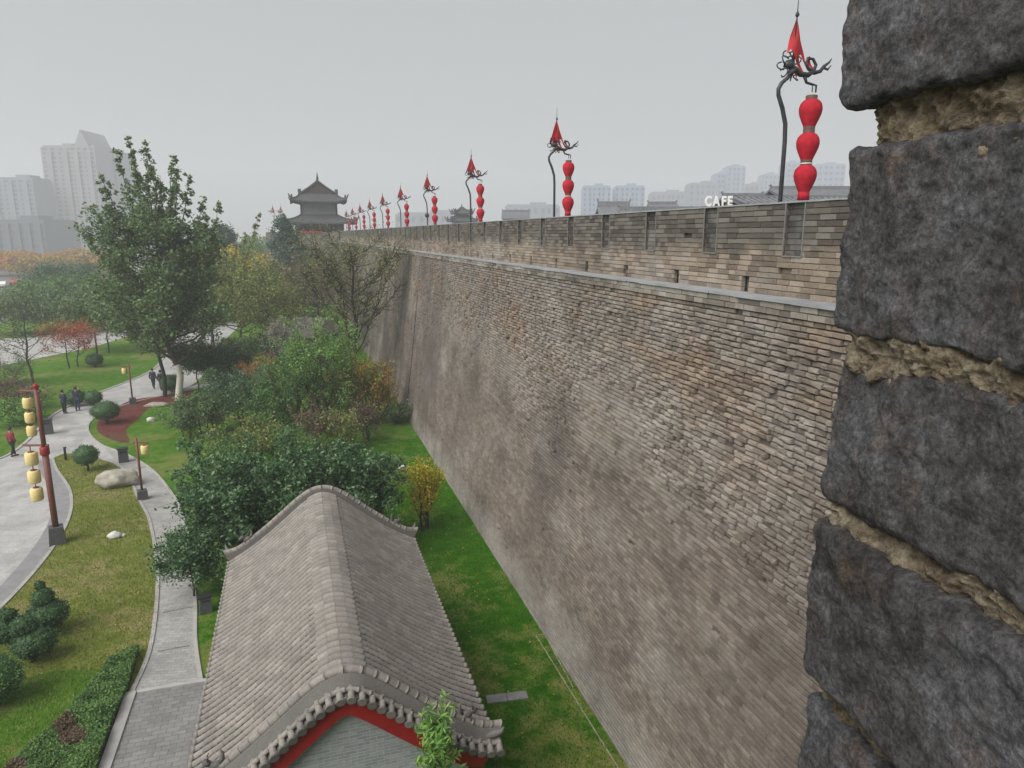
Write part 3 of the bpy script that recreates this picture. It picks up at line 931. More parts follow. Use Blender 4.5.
# roof beasts near the foot of each rake and a finial at each corner
def beast_mesh():
    m = MB()
    m.ball((0, 0, 0.10), (0.11, 0.055, 0.085), 10, 7, 0.25, 4)
    m.ball((0.10, 0, 0.19), (0.07, 0.05, 0.06), 10, 7, 0.25, 4, 2)
    m.ball((0.17, 0, 0.175), (0.045, 0.035, 0.03), 8, 6)
    m.tube([(0.08, 0.02, 0.22), (0.06, 0.04, 0.30), (0.02, 0.05, 0.33)], [0.015, 0.012, 0.005], 6)
    m.tube([(0.08, -0.02, 0.22), (0.06, -0.04, 0.30), (0.02, -0.05, 0.33)], [0.015, 0.012, 0.005], 6)
    m.tube([(-0.09, 0, 0.12), (-0.15, 0, 0.2), (-0.17, 0, 0.28), (-0.15, 0, 0.34)], [0.045, 0.035, 0.025, 0.01], 7)
    for sx, sy in ((0.07, 0.04), (0.07, -0.04), (-0.07, 0.04), (-0.07, -0.04)):
        m.tube([(sx, sy, 0.08), (sx + 0.02, sy, 0.0)], [0.028, 0.022], 6)
    return m
bm0 = beast_mesh().build('roof_beast', M['tile_dark'], None, True)
first = True
for y, dr in ((YA, 1), (YB, -1)):
    for sg in (-1, 1):
        x, z, nx_, nz_ = at_s(sg * TOT * 0.80)
        o = bm0 if first else bm0.copy()
        if not first: COL.objects.link(o)
        first = False
        hl(o)
        o.location = (bldX + x, y + dr * 0.31, z + nz_ * 0.34)
        o.rotation_euler = (0, R(14), 0 if sg > 0 else PI)
        o.scale = (1.15, 1.15, 1.15)
        b = MB()
        x, z, nx_, nz_ = at_s(sg * TOT * 0.985)
        bx_ = bldX + x
        b.tube([(bx_ - sg * 0.25, y + dr * 0.2, z + 0.22), (bx_, y + dr * 0.15, z + 0.28), (bx_ + sg * 0.12, y + dr * 0.06, z + 0.38), (bx_ + sg * 0.15, y + dr * 0.02, z + 0.50)], [0.07, 0.08, 0.05, 0.015], 8)
        hl(b.build('corner_finial', M['ridge_mortar'], None, True))
#@@PART2
# ------------------------------------------------------------------ trees and shrubs
def leaf_quads(P, size, rs, flat=0.35, long=1.0):
    """P (N,3): one folded-free diamond leaf per point"""
    n = len(P)
    nrm = rs.normal(size=(n, 3)); nrm[:, 2] = np.abs(nrm[:, 2]) + flat
    nrm /= np.linalg.norm(nrm, axis=1)[:, None]
    a = rs.normal(size=(n, 3)); a -= nrm * (a * nrm).sum(1)[:, None]
    a /= np.linalg.norm(a, axis=1)[:, None]
    c = np.cross(nrm, a)
    sz = size * rs.uniform(0.6, 1.3, n)[:, None]
    V = np.empty((n, 4, 3))
    V[:, 0] = P + a * sz * 0.5 * long
    V[:, 1] = P + c * sz * 0.30
    V[:, 2] = P - a * sz * 0.5 * long
    V[:, 3] = P - c * sz * 0.30
    return V.reshape(-1, 3)

ENV = {
    'round': lambda t: math.sqrt(max(0.02, 1 - (2 * t - 1) ** 2)) if t < 1.2 else 0.1,
    'dome': lambda t: math.sqrt(max(0.02, 1 - t * t)),
    'cone': lambda t: max(0.04, 1.02 - t),
    'vase': lambda t: 0.35 + 0.65 * math.sin(min(1, t * 1.1) * PI * 0.62),
    'spiky': lambda t: 1.0 if t < 0.35 else max(0.12, 1.0 - (t - 0.35) * 1.25),
}
def skeleton(rg, H, R_, th, style, nl, twigs, tl, up=0.5, lean=(0, 0), stems=1, sleeve=0.6):
    tubes = []; pts = []
    top = 0.9 if style != 'dome' else 0.6
    tr = max(0.035, H * 0.016)
    for st in range(stems):
        ox, oy = (0, 0) if stems == 1 else (rg.gauss(0, R_ * 0.16), rg.gauss(0, R_ * 0.16))
        trunk = []
        for i in range(7):
            t = i / 6
            trunk.append(Vector((ox * (1 + t) + lean[0] * t * t + rg.gauss(0, 0.012 * H) * (t > 0), oy * (1 + t) + lean[1] * t * t + rg.gauss(0, 0.012 * H) * (t > 0), t * H * top)))
        trunk[0].z = -0.05
        tubes.append((trunk, [tr * (1 - 0.8 * i / 6) for i in range(7)], 8))
        def tp(h):
            q = min(0.999, max(0, h / (H * top))) * 6
            i = int(q); return trunk[i].lerp(trunk[min(6, i + 1)], q - i)
        n = nl // stems
        for i in range(n):
            f = (i + 0.5) / n
            h0 = th + (H * top * 0.93 - th) * f ** 0.9
            az = i * 2.399963 + rg.uniform(-0.5, 0.5) + st
            room = H - h0
            rise = room * up * rg.uniform(0.45, 1.1)
            if style == 'cone': rise = room * 0.10 * rg.uniform(-0.6, 1.0)
            he = h0 + rise
            t = (he - th) / max(0.1, H - th)
            rr = R_ * ENV[style](min(1.1, t)) * rg.uniform(0.72, 1.12)
            b0 = tp(h0)
            e = Vector((b0.x + math.cos(az) * rr, b0.y + math.sin(az) * rr, he))
            c = Vector((b0.x + math.cos(az) * rr * 0.6, b0.y + math.sin(az) * rr * 0.6, h0 + rise * 0.25))
            L = []
            for k in range(6):
                q = k / 5
                p = b0 * (1 - q) ** 2 + c * 2 * q * (1 - q) + e * q * q
                if k: p += Vector((rg.gauss(0, 1), rg.gauss(0, 1), rg.gauss(0, 1))) * rr * 0.02
                L.append(p)
            r0 = tr * 0.42 * (1 - 0.5 * f)
            tubes.append((L, [r0 * (1 - 0.85 * k / 5) for k in range(6)], 5))
            for k in range(2, 6): pts.append((L[k], (L[k] - L[k - 1]), sleeve))
            for k in range(twigs):
                q = rg.uniform(0.28, 1.0) * 5
                ii = min(4, int(q)); p = L[ii].lerp(L[ii + 1], q - ii)
                d = Vector((rg.gauss(0, 1), rg.gauss(0, 1), rg.gauss(0.25, 0.8))).normalized() + (e - b0).normalized() * 0.55
                d.normalize(); ln = tl * rg.uniform(0.5, 1.2)
                m = p + d * ln * 0.5; e2 = p + d * ln + Vector((0, 0, 0.12 * ln))
                tubes.append(([p, m, e2], [r0 * 0.3 + 0.004, r0 * 0.18 + 0.003, 0.003], 4))
                pts.append((m, d * ln * 0.4, 0.35)); pts.append((e2, d * ln * 0.25, 1.6))
    return tubes, pts

def tree_parts(rg, seed, H, R_, th, style, nl, twigs, tl, leafn, lsize, spread, up=0.5, lean=(0, 0), stems=1, long=1.0, flat=0.35, sleeve=0.6):
    tubes, pts = skeleton(rg, H, R_, th, style, nl, twigs, tl, up, lean, stems, sleeve)
    LAST[0] = tubes[0]
    tb = MB()
    for L, r, n in tubes:
        if leafn <= 5 and tb.v: r = [q * (0.62 if n == 5 else 0.9) for q in r]
        if n == 4 and leafn > 25 and H > 3 and lsize > 0.12 and rg.random() < 0.6: continue
        tb.tube(L, r, n, cap=False)
    rs = np.random.RandomState(seed)
    P = []
    for p, d, w in pts:
        k = max(1, int(leafn * w))
        t = rs.uniform(-0.6, 0.6, k)[:, None]
        P.append(np.array(p)[None] + np.array(d)[None] * t + rs.normal(size=(k, 3)) * spread)
    P = np.concatenate(P)
    P[:, 2] = np.maximum(P[:, 2], 0.05)
    return tb, leaf_quads(P, lsize, rs, flat, long)

_seed = [100]; LAST = [None]
def tree(name, loc, H, R_, th, style, mt, bark='bark', nl=26, twigs=8, tl=0.9, leafn=20, lsize=0.15, spread=0.22,
         up=0.5, lean=(0, 0), stems=1, label='', cat='tree', group=None, long=1.0, parts=('trunk', 'crown'), flat=0.35, sleeve=0.6, shoots=None, wash=0):
    _seed[0] += 1
    rg = random.Random(_seed[0])
    tb, V = tree_parts(rg, _seed[0], H, R_, th, style, nl, twigs, tl, leafn, lsize, spread, up, lean, stems, long, flat, sleeve)
    e = empty(name, (loc[0], loc[1], 0), 0, label, cat, group)
    if shoots:
        rs = np.random.RandomState(_seed[0] + 5000); Q = []
        for a, c in shoots:
            a = Vector(a) - Vector((loc[0], loc[1], 0)); c = Vector(c) - Vector((loc[0], loc[1], 0))
            L = [a.lerp(c, q / 7) + Vector((rg.gauss(0, .06), rg.gauss(0, .06), 0.25 * math.sin(PI * q / 7) * -1)) for q in range(8)]
            tb.tube(L, [0.07 * (1 - 0.85 * q / 7) for q in range(8)], 5, cap=False)
            ln = (c - a).length
            for q in range(7):
                for w_ in range(int(ln * 1.2)):      # short leafy spurs all along the shoot
                    m_ = L[q].lerp(L[q + 1], rs.rand()); rr = 0.42 * (1.15 - q / 7) + 0.10
                    Q.append(np.array(m_) + rs.normal(size=3) * rr * 0.55 + rs.normal(size=(15, 3)) * rr * 0.33)
        V = np.concatenate([V, leaf_quads(np.concatenate(Q), lsize, rs, flat, long)])
    tb.build(parts[0], M[bark], e, True)
    if wash:
        L, r_, n_ = LAST[0]; w = MB(); n = 8; top = [Vector(L[0])]
        for q in range(1, n + 1):
            z_ = wash * q / n; f = min(5.99, z_ / (L[1].z - L[0].z)); i_ = int(f); top.append(L[i_].lerp(L[i_ + 1], f - i_))
        w.tube(top, [r_[0] * (1 - 0.13 * q / n) + 0.012 for q in range(n + 1)], 10); w.build('whitewash', M['limewash'], e, True)
    o = bpy.data.objects.new(parts[1], np_mesh(parts[1], V, 4, M[mt])); COL.objects.link(o); o.parent = e
    return e
def hz_(u, v, Y): return at(u, v, Y)[2]
def shrub(loc, H, R_, mt, label, **k):
    d = dict(nl=22, twigs=6, tl=0.5, leafn=20, lsize=0.14, spread=0.15, up=0.55, stems=3)
    d.update(k)
    return tree('shrub', loc, H, R_, 0.15, 'dome', mt, label=label, cat='shrub', parts=('stem', 'foliage'), **d)

def pt(u, v): return g(u, v)
# the tall tree left of centre, upright shoots above the crown
p = pt(178, 404)
sh = []
rg0 = random.Random(12)
for (u0, v0, u1, v1) in [(150, 215, 129, 136), (153, 215, 145, 141), (142, 220, 115, 150), (138, 228, 98, 172), (136, 238, 100, 190), (160, 215, 151, 160), (168, 225, 173, 154), (170, 230, 179, 166),
                         (174, 235, 191, 174), (178, 245, 206, 198), (165, 235, 160, 175), (125, 245, 92, 205), (190, 262, 207, 215), (200, 300, 218, 205), (202, 305, 212, 248), (120, 262, 86, 232), (150, 240, 136, 170), (182, 262, 198, 225)]:
    dY = rg0.uniform(-2.5, 2.5)
    sh.append((at(u0, v0 + 18, p[1] + dY * 0.4), at(u1, v1, p[1] + dY)))
tree('broadleaf_tree', p, hz_(150, 190, p[1]), 4.9, 3.2, 'round', 'leaf_gray', nl=60, twigs=7, tl=1.0, leafn=21, lsize=0.26, spread=0.25, up=0.35, lean=(-0.8, 0.0), sleeve=1.2, shoots=sh, wash=3.3,
         label='tallest tree, grey green with upright spiky shoots and a whitewashed lower trunk')
p = pt(165, 397)
tree('broadleaf_tree', p, hz_(165, 262, p[1]), 3.6, 3.2, 'round', 'leaf_gray', 'bark_dark', nl=30, twigs=9, tl=1.0, leafn=18, lsize=0.22,
     label='dark trunked tree by the walk, left behind the whitewashed trunk of the tallest tree')
p = at(238, 300, 84)
sh = [(at(a, b_, 84 + k), at(c, d, 84 + k)) for k, (a, b_, c, d) in enumerate([(235, 288, 260, 214), (240, 270, 246, 231), (226, 285, 217, 246), (246, 290, 275, 262), (228, 290, 236, 250), (250, 296, 284, 275)])]
tree('broadleaf_tree', p, hz_(243, 262, 84), 5.0, 2.5, 'round', 'leaf_olive', nl=40, twigs=6, tl=1.1, leafn=26, lsize=0.24, spread=0.26, up=0.5, shoots=sh,
     label='olive tree with upright bare tipped shoots, right of the tallest tree')
p = at(212, 330, 92)
tree('broadleaf_tree', p, hz_(212, 250, 92), 5.0, 2.0, 'round', 'leaf_gray', nl=34, twigs=8, tl=1.2, leafn=16, lsize=0.28,
     label='rounded grey green tree behind the right side of the tallest tree')
p = at(268, 320, 78)
tree('broadleaf_tree', p, hz_(268, 272, 78), 4.2, 1.5, 'round', 'leaf_olive', nl=34, twigs=8, tl=1.1, leafn=12, lsize=0.22,
     label='thin yellowish green tree left of the pavilion roof')
for (u, v, vt, Rr, lb) in ((198, 393, 343, 1.9, 'left of two small round dark trees beside the side path'), (221, 391, 348, 2.2, 'right of two small round dark trees beside the side path')):
    p = pt(u, v)
    tree('round_tree', p, hz_(u, vt, p[1]), Rr, 1.6, 'round', 'leaf_deep', 'bark_dark', nl=26, twigs=9, tl=0.6, leafn=26, lsize=0.17, spread=0.2, label=lb)
for i, (u, vt, Y, Rr, mt, lb) in enumerate([
        (228, 246, 120, 4.5, 'leaf_yellow', 'left of two yellow autumn trees below the dark conifer'),
        (258, 252, 122, 4.8, 'leaf_yellow', 'right of two yellow autumn trees left of the corner bastion'),
        (200, 268, 118, 5, 'leaf_gray', 'dull green tree far behind the tallest tree trunk'),
        (282, 262, 112, 5, 'leaf_olive', 'olive tree against the corner bastion wall')]):
    p = at(u, 290, Y)
    tree('autumn_tree' if 'yellow' in mt else 'broadleaf_tree', p, hz_(u, vt, Y), Rr, 2, 'round', mt, nl=26, twigs=7, tl=1.3, leafn=14, lsize=0.36, spread=0.35, label=lb)
for (u, vt, Y, Rr, lb) in ((229, 214, 150, 3.2, 'slim dark conifer standing alone against the grey sky'),
                           (291, 203, 118, 5.2, 'blue green cedar in front of the corner tower')):
    p = at(u, 280, Y)
    tree('conifer', p, hz_(u, vt, Y), Rr, 1.0, 'cone', 'leaf_conifer', 'bark_dark', nl=60, twigs=6, tl=1.2, leafn=14, lsize=0.38, spread=0.28, label=lb)
# the nearly bare tree against the wall, and twiggy ones behind it
p = pt(357, 402)
tree('bare_tree', p, hz_(357, 226, p[1]), 4.0, 3.6, 'vase', 'leaf_olive', 'bark_dark', nl=30, twigs=34, tl=1.2, leafn=4, lsize=0.15, spread=0.3, up=0.8,
     label='nearly bare tree with dark limbs and few leaves against the wall', cat='tree')
for (u, v0, vt, Y, Rr, lb) in ((318, 330, 246, 84, 4.6, 'purplish brown twiggy tree below the corner tower'),
                               (345, 320, 262, 100, 4.5, 'twiggy brown tree close to the far wall, behind the nearly bare tree'),
                               (295, 330, 268, 92, 4.0, 'twiggy brown tree left of the pavilion, below the cedar')):
    p = at(u, v0, Y)
    tree('bare_tree', p, hz_(u, vt, Y), Rr, 1.8, 'vase', 'leaf_brown', 'bark', nl=30, twigs=22, tl=1.7, leafn=3, lsize=0.17, spread=0.3, up=0.6, label=lb)
p = at(286, 350, 74)
tree('pale_tree', p, hz_(286, 320, 74), 1.8, 1.0, 'round', 'leaf_pale', nl=22, twigs=8, tl=0.8, leafn=14, lsize=0.16,
     label='small tree with whitish leaves beside the pavilion roof') if 'leaf_pale' in M else None
# green thicket in the middle
for (u, v, vt, Rr, mt, lb, kw) in [
        (322, 432, 308, 2.7, 'leaf_bright', 'tallest bright green shrub, in the middle of the thicket', dict(nl=40, leafn=18, tl=0.8)),
        (290, 430, 342, 2.5, 'leaf_green', 'mid green shrub left of the tallest one in the thicket', dict(nl=34, tl=0.7)),
        (345, 425, 350, 1.9, 'leaf_olive', 'olive shrub between the tallest green shrub and the amber one', dict(nl=30, tl=0.6)),
        (373, 425, 352, 1.9, 'leaf_amber', 'amber orange shrub at the foot of the nearly bare tree', dict(nl=34, leafn=11, tl=0.6)),
        (263, 400, 350, 1.5, 'leaf_orange', 'small orange shrub above the grey green one', dict(nl=20, leafn=12)),
        (248, 428, 364, 2.3, 'leaf_dark', 'broad dark grey green shrub left of the thicket', dict(nl=36, tl=0.6)),
        (270, 435, 380, 1.6, 'leaf_green', 'small green shrub between the dark shrub and the thicket', dict()),
        (189, 440, 401, 1.25, 'leaf_gray', 'left of two pale round shrubs on the lawn behind the lamp', dict()),
        (207, 434, 391, 1.35, 'leaf_gray', 'right of two pale round shrubs on the lawn', dict()),
        (215, 478, 432, 1.7, 'leaf_green', 'low loose shrub at the lawn edge above the dark glossy tree', dict(leafn=11)),
        (250, 470, 418, 1.7, 'leaf_olive', 'low olive shrub above the left dark glossy tree', dict(leafn=11)),
        (285, 466, 424, 1.5, 'leaf_green', 'low shrub between the thicket and the dark glossy trees', dict(leafn=11)),
        (318, 452, 408, 1.5, 'leaf_brown', 'low brownish shrub at the front of the thicket', dict(leafn=9)),
        (345, 452, 410, 1.3, 'leaf_olive', 'low yellowish green shrub at the right front of the thicket', dict(leafn=9)),
        (368, 440, 398, 1.2, 'leaf_brown', 'brown twiggy shrub under the amber shrub', dict(leafn=6)),
        (396, 424, 404, 0.9, 'leaf_gray', 'small pale green shrub touching the foot of the wall', dict(nl=14)),
        (385, 415, 378, 1.1, 'leaf_amber', 'thin amber shrub between the amber shrub and the wall', dict(leafn=9)),
        (425, 530, 457, 0.85, 'leaf_yellow', 'bright yellow shrub on the lawn at the foot of the wall', dict(nl=30, leafn=11, lsize=0.10, tl=0.35, spread=0.12)),
        (225, 395, 362, 1.2, 'leaf_dark', 'dark shrub behind the right small round tree', dict()),
        (238, 380, 335, 2.4, 'leaf_gray', 'grey green shrub below the olive tree', dict(lsize=0.2, nl=30)),
        (262, 365, 335, 2.2, 'leaf_dark', 'dark shrub left of the pavilion', dict(lsize=0.2, nl=30)),
        (340, 395, 318, 2.2, 'leaf_green', 'green shrub around the foot of the nearly bare tree', dict(lsize=0.16, nl=34, leafn=11)),
        ]:
    p = pt(u, v); Hs = hz_(u, vt, p[1])
    shrub(p, Hs * (1.16 if Hs > 2.2 else 1.05), Rr * (1.1 if Hs > 4 else 1), mt, lb, **kw)
# dark glossy trees just behind the tiled roof
for (u, Y, vt, Rr, lb, kw) in ((236, 28.6, 440, 2.55, 'left dark glossy evergreen beside the footpath, behind the tiled roof', dict()),
                         (357, 29.5, 436, 2.25, 'right dark glossy evergreen straight behind the tiled roof', dict()),
                         (296, 33.0, 470, 1.2, 'smaller dark evergreen between the two glossy ones', dict())):
    p = at(u, 500, Y)
    tree('evergreen_tree', p, hz_(u, vt, Y) * 1.08, Rr, 0.5, 'dome', 'leaf_glossy', 'bark_dark', nl=60, twigs=7, tl=0.6, leafn=34, lsize=0.14, spread=0.13, up=0.6, stems=3, label=lb, long=1.3, **kw)
p = at(190, 560, 27.0)
tree('evergreen_tree', p, 2.6, 1.1, 0.5, 'round', 'leaf_glossy', 'bark_dark', nl=30, twigs=8, tl=0.5, leafn=18, lsize=0.12, spread=0.12, label='low dark evergreen overhanging the footpath left of the tiled roof')
# feathery bamboo in front of the gable
p = at(430, 740, 11.3)
tree('bamboo', p, hz_(428, 702, 11.3), 0.42, 1.2, 'spiky', 'leaf_bright', 'leaf_bright', nl=26, twigs=6, tl=0.24, leafn=5, lsize=0.07, spread=0.05, up=0.75, stems=3, long=2.6,
     label='feathery light green bamboo in front of the red bargeboard', cat='bamboo', parts=('stem', 'foliage'))
# left side
p = pt(73, 368)
tree('red_tree', p, hz_(73, 322, p[1]), 2.5, 1.1, 'vase', 'leaf_red', 'bark_dark', nl=26, twigs=12, tl=0.8, leafn=6, lsize=0.16, spread=0.25, up=0.7, stems=2, label='small red leaved tree on the lawn beyond the walk')
p = at(82, 330, 95)
tree('red_tree', p, hz_(80, 306, 95), 1.6, 2, 'vase', 'leaf_red', nl=18, twigs=8, tl=0.8, leafn=5, lsize=0.2, label='red leaved tree behind and above the small red one')
p = pt(33, 386)
tree('bare_tree', p, hz_(33, 292, p[1]), 4.2, 2.2, 'vase', 'leaf_gray', 'bark', nl=24, twigs=16, tl=1.4, leafn=4, lsize=0.18, spread=0.3, up=0.75, label='sparse grey green tree with forked brown limbs at the left edge')
for (u, v, vt, Rr, mt, lb) in [(97, 353, 292, 3.3, 'leaf_gray', 'left of two thin stemmed trees on the far lawn'), (109, 353, 300, 3.0, 'leaf_green', 'right of two thin stemmed trees on the far lawn')]:
    p = pt(u, v)
    tree('broadleaf_tree', p, hz_(u, vt, p[1]), Rr, 2.6, 'round', mt, 'bark_dark', nl=26, twigs=8, tl=1.1, leafn=16, lsize=0.28, label=lb)
for (u, vt, Y, Rr, mt, lb) in [(70, 262, 150, 6, 'leaf_dark', 'big dark hazy tree left of the tallest tree, near the road'), (92, 278, 128, 5.0, 'leaf_green', 'hazy green tree between the big dark one and the tallest tree'),
                               (45, 283, 135, 4.6, 'leaf_green', 'hazy green tree left of the big dark one'), (118, 285, 118, 5.0, 'leaf_gray', 'hazy grey green tree touching the left edge of the tallest tree'),
                               (62, 300, 112, 4.4, 'leaf_deep', 'deep green tree behind the red leaved trees'), (12, 298, 112, 4.2, 'leaf_gray', 'hazy tree behind the sparse forked one'),
                               (140, 290, 112, 5.0, 'leaf_gray', 'hazy tree seen through the tallest tree')]:
    p = at(u, 320, Y)
    tree('broadleaf_tree', p, hz_(u, vt, Y), Rr, 2, 'round', mt, nl=30, twigs=8, tl=1.4, leafn=16, lsize=0.38, spread=0.4, label=lb)
for (u, v, vt, Rr, mt, lb) in [(8, 402, 368, 1.9, 'leaf_brown', 'reddish brown shrub at the left edge'), (24, 410, 384, 1.7, 'leaf_brown', 'brown shrub under the sparse forked tree'),
                               (10, 428, 402, 1.5, 'leaf_bright', 'bright green shrub at the left edge by the walk'), (26, 420, 398, 1.1, 'leaf_green', 'green shrub under the forked tree, nearest the walk'),
                               (3, 385, 350, 2.2, 'leaf_gray', 'grey shrub at the left edge above the brown ones')]:
    p = pt(u, v)
    shrub(p, hz_(u, vt, p[1]), Rr, mt, lb, leafn=10)
# row of orange trees across the road
belt = None
rg = random.Random(5)
for i in range(13):
    u = -6 + i * 9.5 + rg.uniform(-2, 2)
    Y = 262 + rg.uniform(-14, 20)
    p = at(u, 260, Y)
    if i < 3:
        t = tree('street_tree', p, hz_(u, 256, Y), 5.5, 1.5, 'round', ['leaf_orange', 'leaf_amber', 'leaf_orange'][i], nl=20, twigs=6, tl=2, leafn=10, lsize=0.8, spread=0.6,
                 label='hazy orange brown tree in the row across the road', group='orange trees in a row across the road', cat='tree')
        belt = (belt or []) + [t]
    else:
        copy_tree(belt[i % 3], (p[0], p[1], 0), rg.uniform(0, 6), rg.uniform(0.88, 1.12))
# haze-blue trees along the horizon right of the tallest tree
proto = None
for i in range(9):
    u = 196 + i * 11; Y = 210 + (i % 3) * 16
    p = at(u, 250, Y)
    if proto is None:
        proto = tree('distant_tree', p, 11.5, 6, 2, 'round', 'leaf_green', nl=22, twigs=6, tl=2, leafn=10, lsize=0.7, spread=0.6,
                     label='hazy blue green tree on the horizon left of the corner bastion', group='distant trees left of the corner bastion', cat='tree')
    else: copy_tree(proto, (p[0], p[1], 0), i * 1.3, 0.85 + 0.08 * ((i * 7) % 5))

# clipped shrubs
def clipped(name, balls, mt, label, loc, stem=0.35, dens=1500, ls=0.055, group=None):
    e = empty(name, (loc[0], loc[1], 0), 0, label, 'topiary', group)
    m = MB(); P = []
    rs = np.random.RandomState(int(abs(loc[0] * 100)) % 9999)
    for i, (c, r) in enumerate(balls):
        m.ball(c, [q * 0.96 for q in r], 20, 14, 0.20, 2.5, i * 3.0 + loc[1])
        n = int(dens * max(r) ** 2 * 4)
        d = rs.normal(size=(n, 3)); d /= np.linalg.norm(d, axis=1)[:, None]
        k = np.array([1 + 0.20 * noise.noise(Vector(q) * 2.5 + Vector((i * 3.0 + loc[1], (i * 3.0 + loc[1]) * 1.7, 0))) for q in d])[:, None]
        P.append(np.array(c) + d * np.array(r) * k * (0.93 + 0.2 * rs.uniform(0, 1, n) ** 1.7)[:, None])
    P = np.concatenate(P)
    m.build('inner_foliage', M['leaf_deep'], e, True)
    o = bpy.data.objects.new('foliage', np_mesh('foliage', leaf_quads(P, ls, rs, 0.3), 4, M[mt])); COL.objects.link(o); o.parent = e
    s = MB(); top = balls[0][0]
    s.tube([(0, 0, -0.02), (0.03, 0, stem * 0.6), (top[0], top[1], top[2])], [0.07, 0.06, 0.05], 7)
    for c, r in balls[1:]: s.tube([(0, 0, stem * 0.7), (c[0] * 0.7, c[1] * 0.7, c[2] * 0.6), c], [0.05, 0.045, 0.035], 6)
    s.build('stem', M['bark_dark'], e, True)
    return e
clipped('clipped_shrub', [((0, 0, 1.0), (0.95, 0.95, 0.62))], 'leaf_deep', 'clipped round shrub at the tip of the red flower bed', pt(107, 424), 0.4, 900, 0.08)
clipped('clipped_shrub', [((0, 0, 0.98), (0.66, 0.66, 0.55))], 'leaf_deep', 'clipped round shrub on the dry lawn behind the boulder', pt(88, 471), 0.4, 1200, 0.07)
for (u, v, r, lb) in [(76, 406, 0.75, 'dark clipped shrub just behind the two people standing on the walk'), (94, 405, 0.68, 'clipped shrub right of the one behind the two standing people'), (95, 367, 0.8, 'lone clipped shrub on the far lawn'), (172, 392, 0.9, 'clipped dark ball beside the whitewashed trunk')]:
    clipped('clipped_shrub', [((0, 0, r * 0.95), (r, r, r * 0.75))], 'leaf_deep', lb, pt(u, v), 0.4, 700, 0.1)
tx = pt(50, 634)
clipped('cloud_topiary', [((0.0, 0, 0.75), (0.62, 0.55, 0.48)), ((-0.05, 0.05, 1.35), (0.33, 0.32, 0.32)), ((-0.15, 0.2, 1.75), (0.16, 0.16, 0.14))], 'leaf_deep', 'farthest cloud clipped topiary with a small knob on top', tx, 0.3, 2200, 0.075)
clipped('cloud_topiary', [((0.1, 0, 0.70), (0.60, 0.55, 0.46)), ((-0.1, 0.05, 1.28), (0.37, 0.34, 0.33)), ((-0.85, 0.3, 0.95), (0.35, 0.33, 0.26))], 'leaf_deep', 'middle cloud clipped topiary with three stacked pads', pt(33, 662), 0.3, 2200, 0.075)
clipped('cloud_topiary', [((0.0, 0, 0.75), (0.50, 0.5, 0.38)), ((0.3, -0.1, 1.05), (0.22, 0.22, 0.17))], 'leaf_deep', 'low clipped pads at the left edge behind the middle topiary', pt(4, 642), 0.3, 2200, 0.075)
clipped('clipped_shrub', [((0, 0, 0.85), (0.72, 0.72, 0.66))], 'leaf_green', 'rough leafy ball shrub at the left edge, nearest of the clipped ones', pt(-4, 705), 0.3, 1700, 0.07)

# leafy ground hedge at the lower left
def inside(poly, x, y):
    c = False; n = len(poly); j = n - 1
    for i in range(n):
        xi, yi = poly[i]; xj, yj = poly[j]
        if (yi > y) != (yj > y) and x < (xj - xi) * (y - yi) / (yj - yi) + xi: c = not c
        j = i
    return c
hp = [g(*q) for q in [(140, 652), (128, 692), (112, 728), (92, 790), (-10, 790), (20, 762), (62, 728), (92, 690), (120, 658)]]
rs = np.random.RandomState(8)
bx = [min(q[0] for q in hp), max(q[0] for q in hp), min(q[1] for q in hp), max(q[1] for q in hp)]
P = []
for _ in range(90000):
    x, y = rs.uniform(bx[0], bx[1]), rs.uniform(bx[2], bx[3])
    if inside(hp, x, y):
        f = noise.noise(Vector((x * 1.6, y * 1.6, 4)))
        if f > -0.25 or rs.rand() < 0.25:
            P.append((x, y, 0.04 + (0.30 + 0.22 * f) * rs.uniform(0.3, 1.0)))
P = np.array(P)
fy = np.array([noise.noise(Vector((q[0] * 0.8, q[1] * 0.8, 11))) for q in P]) + 0.30 * (P[:, 0] + 7.2)
hd = empty('hedge', (-7, 18, 0), 0, 'low leafy ground hedge beside the paved terrace kerb', 'hedge')
for nm, mk, mt in (('foliage', fy > -0.05, 'leaf_green'), ('dry_foliage', fy <= -0.05, 'leaf_brown')):
    o = bpy.data.objects.new(nm, np_mesh(nm, leaf_quads(P[mk], 0.075, rs, 0.6), 4, M[mt])); COL.objects.link(o); o.parent = hd; o.matrix_parent_inverse = Matrix.Translation((7, -18, 0))
b = MB(); b.sheet(hp, 0.014); tag(b.build('soil', M['soil']), kind='structure')
b = MB(); b.sheet([g(*q) for q in [(112, 668), (62, 728), (0, 775), (-60, 790), (-60, 690), (0, 686), (50, 672)]], 0.011); tag(b.build('lawn', M['lawn']), kind='structure')

# grass blades
def blades(name, mt, n, box, test, h, w, seed):
    rs = np.random.RandomState(seed)
    x = rs.uniform(box[0], box[1], n); y = rs.uniform(box[2], box[3], n)
    k = np.array([test(a, c) for a, c in zip(x, y)])
    x = x[k]; y = y[k]; m_ = len(x)
    a = rs.uniform(0, PI, m_); hh = h * rs.uniform(0.4, 1.3, m_); ww = w * rs.uniform(0.5, 1.2, m_)
    V = np.zeros((m_, 3, 3))
    V[:, 0] = np.stack([x - np.cos(a) * ww, y - np.sin(a) * ww, np.zeros(m_)], 1)
    V[:, 1] = np.stack([x + np.cos(a) * ww, y + np.sin(a) * ww, np.zeros(m_)], 1)
    V[:, 2] = np.stack([x + rs.normal(0, 0.02, m_), y + rs.normal(0, 0.02, m_), hh], 1)
    o = bpy.data.objects.new(name, np_mesh(name, V.reshape(-1, 3), 3, M[mt])); COL.objects.link(o)
    return o
M['blade'] = leaf('blade', [(0.030, 0.12, 0.005), (0.055, 0.19, 0.01), (0.12, 0.27, 0.03)], tint=0.2)
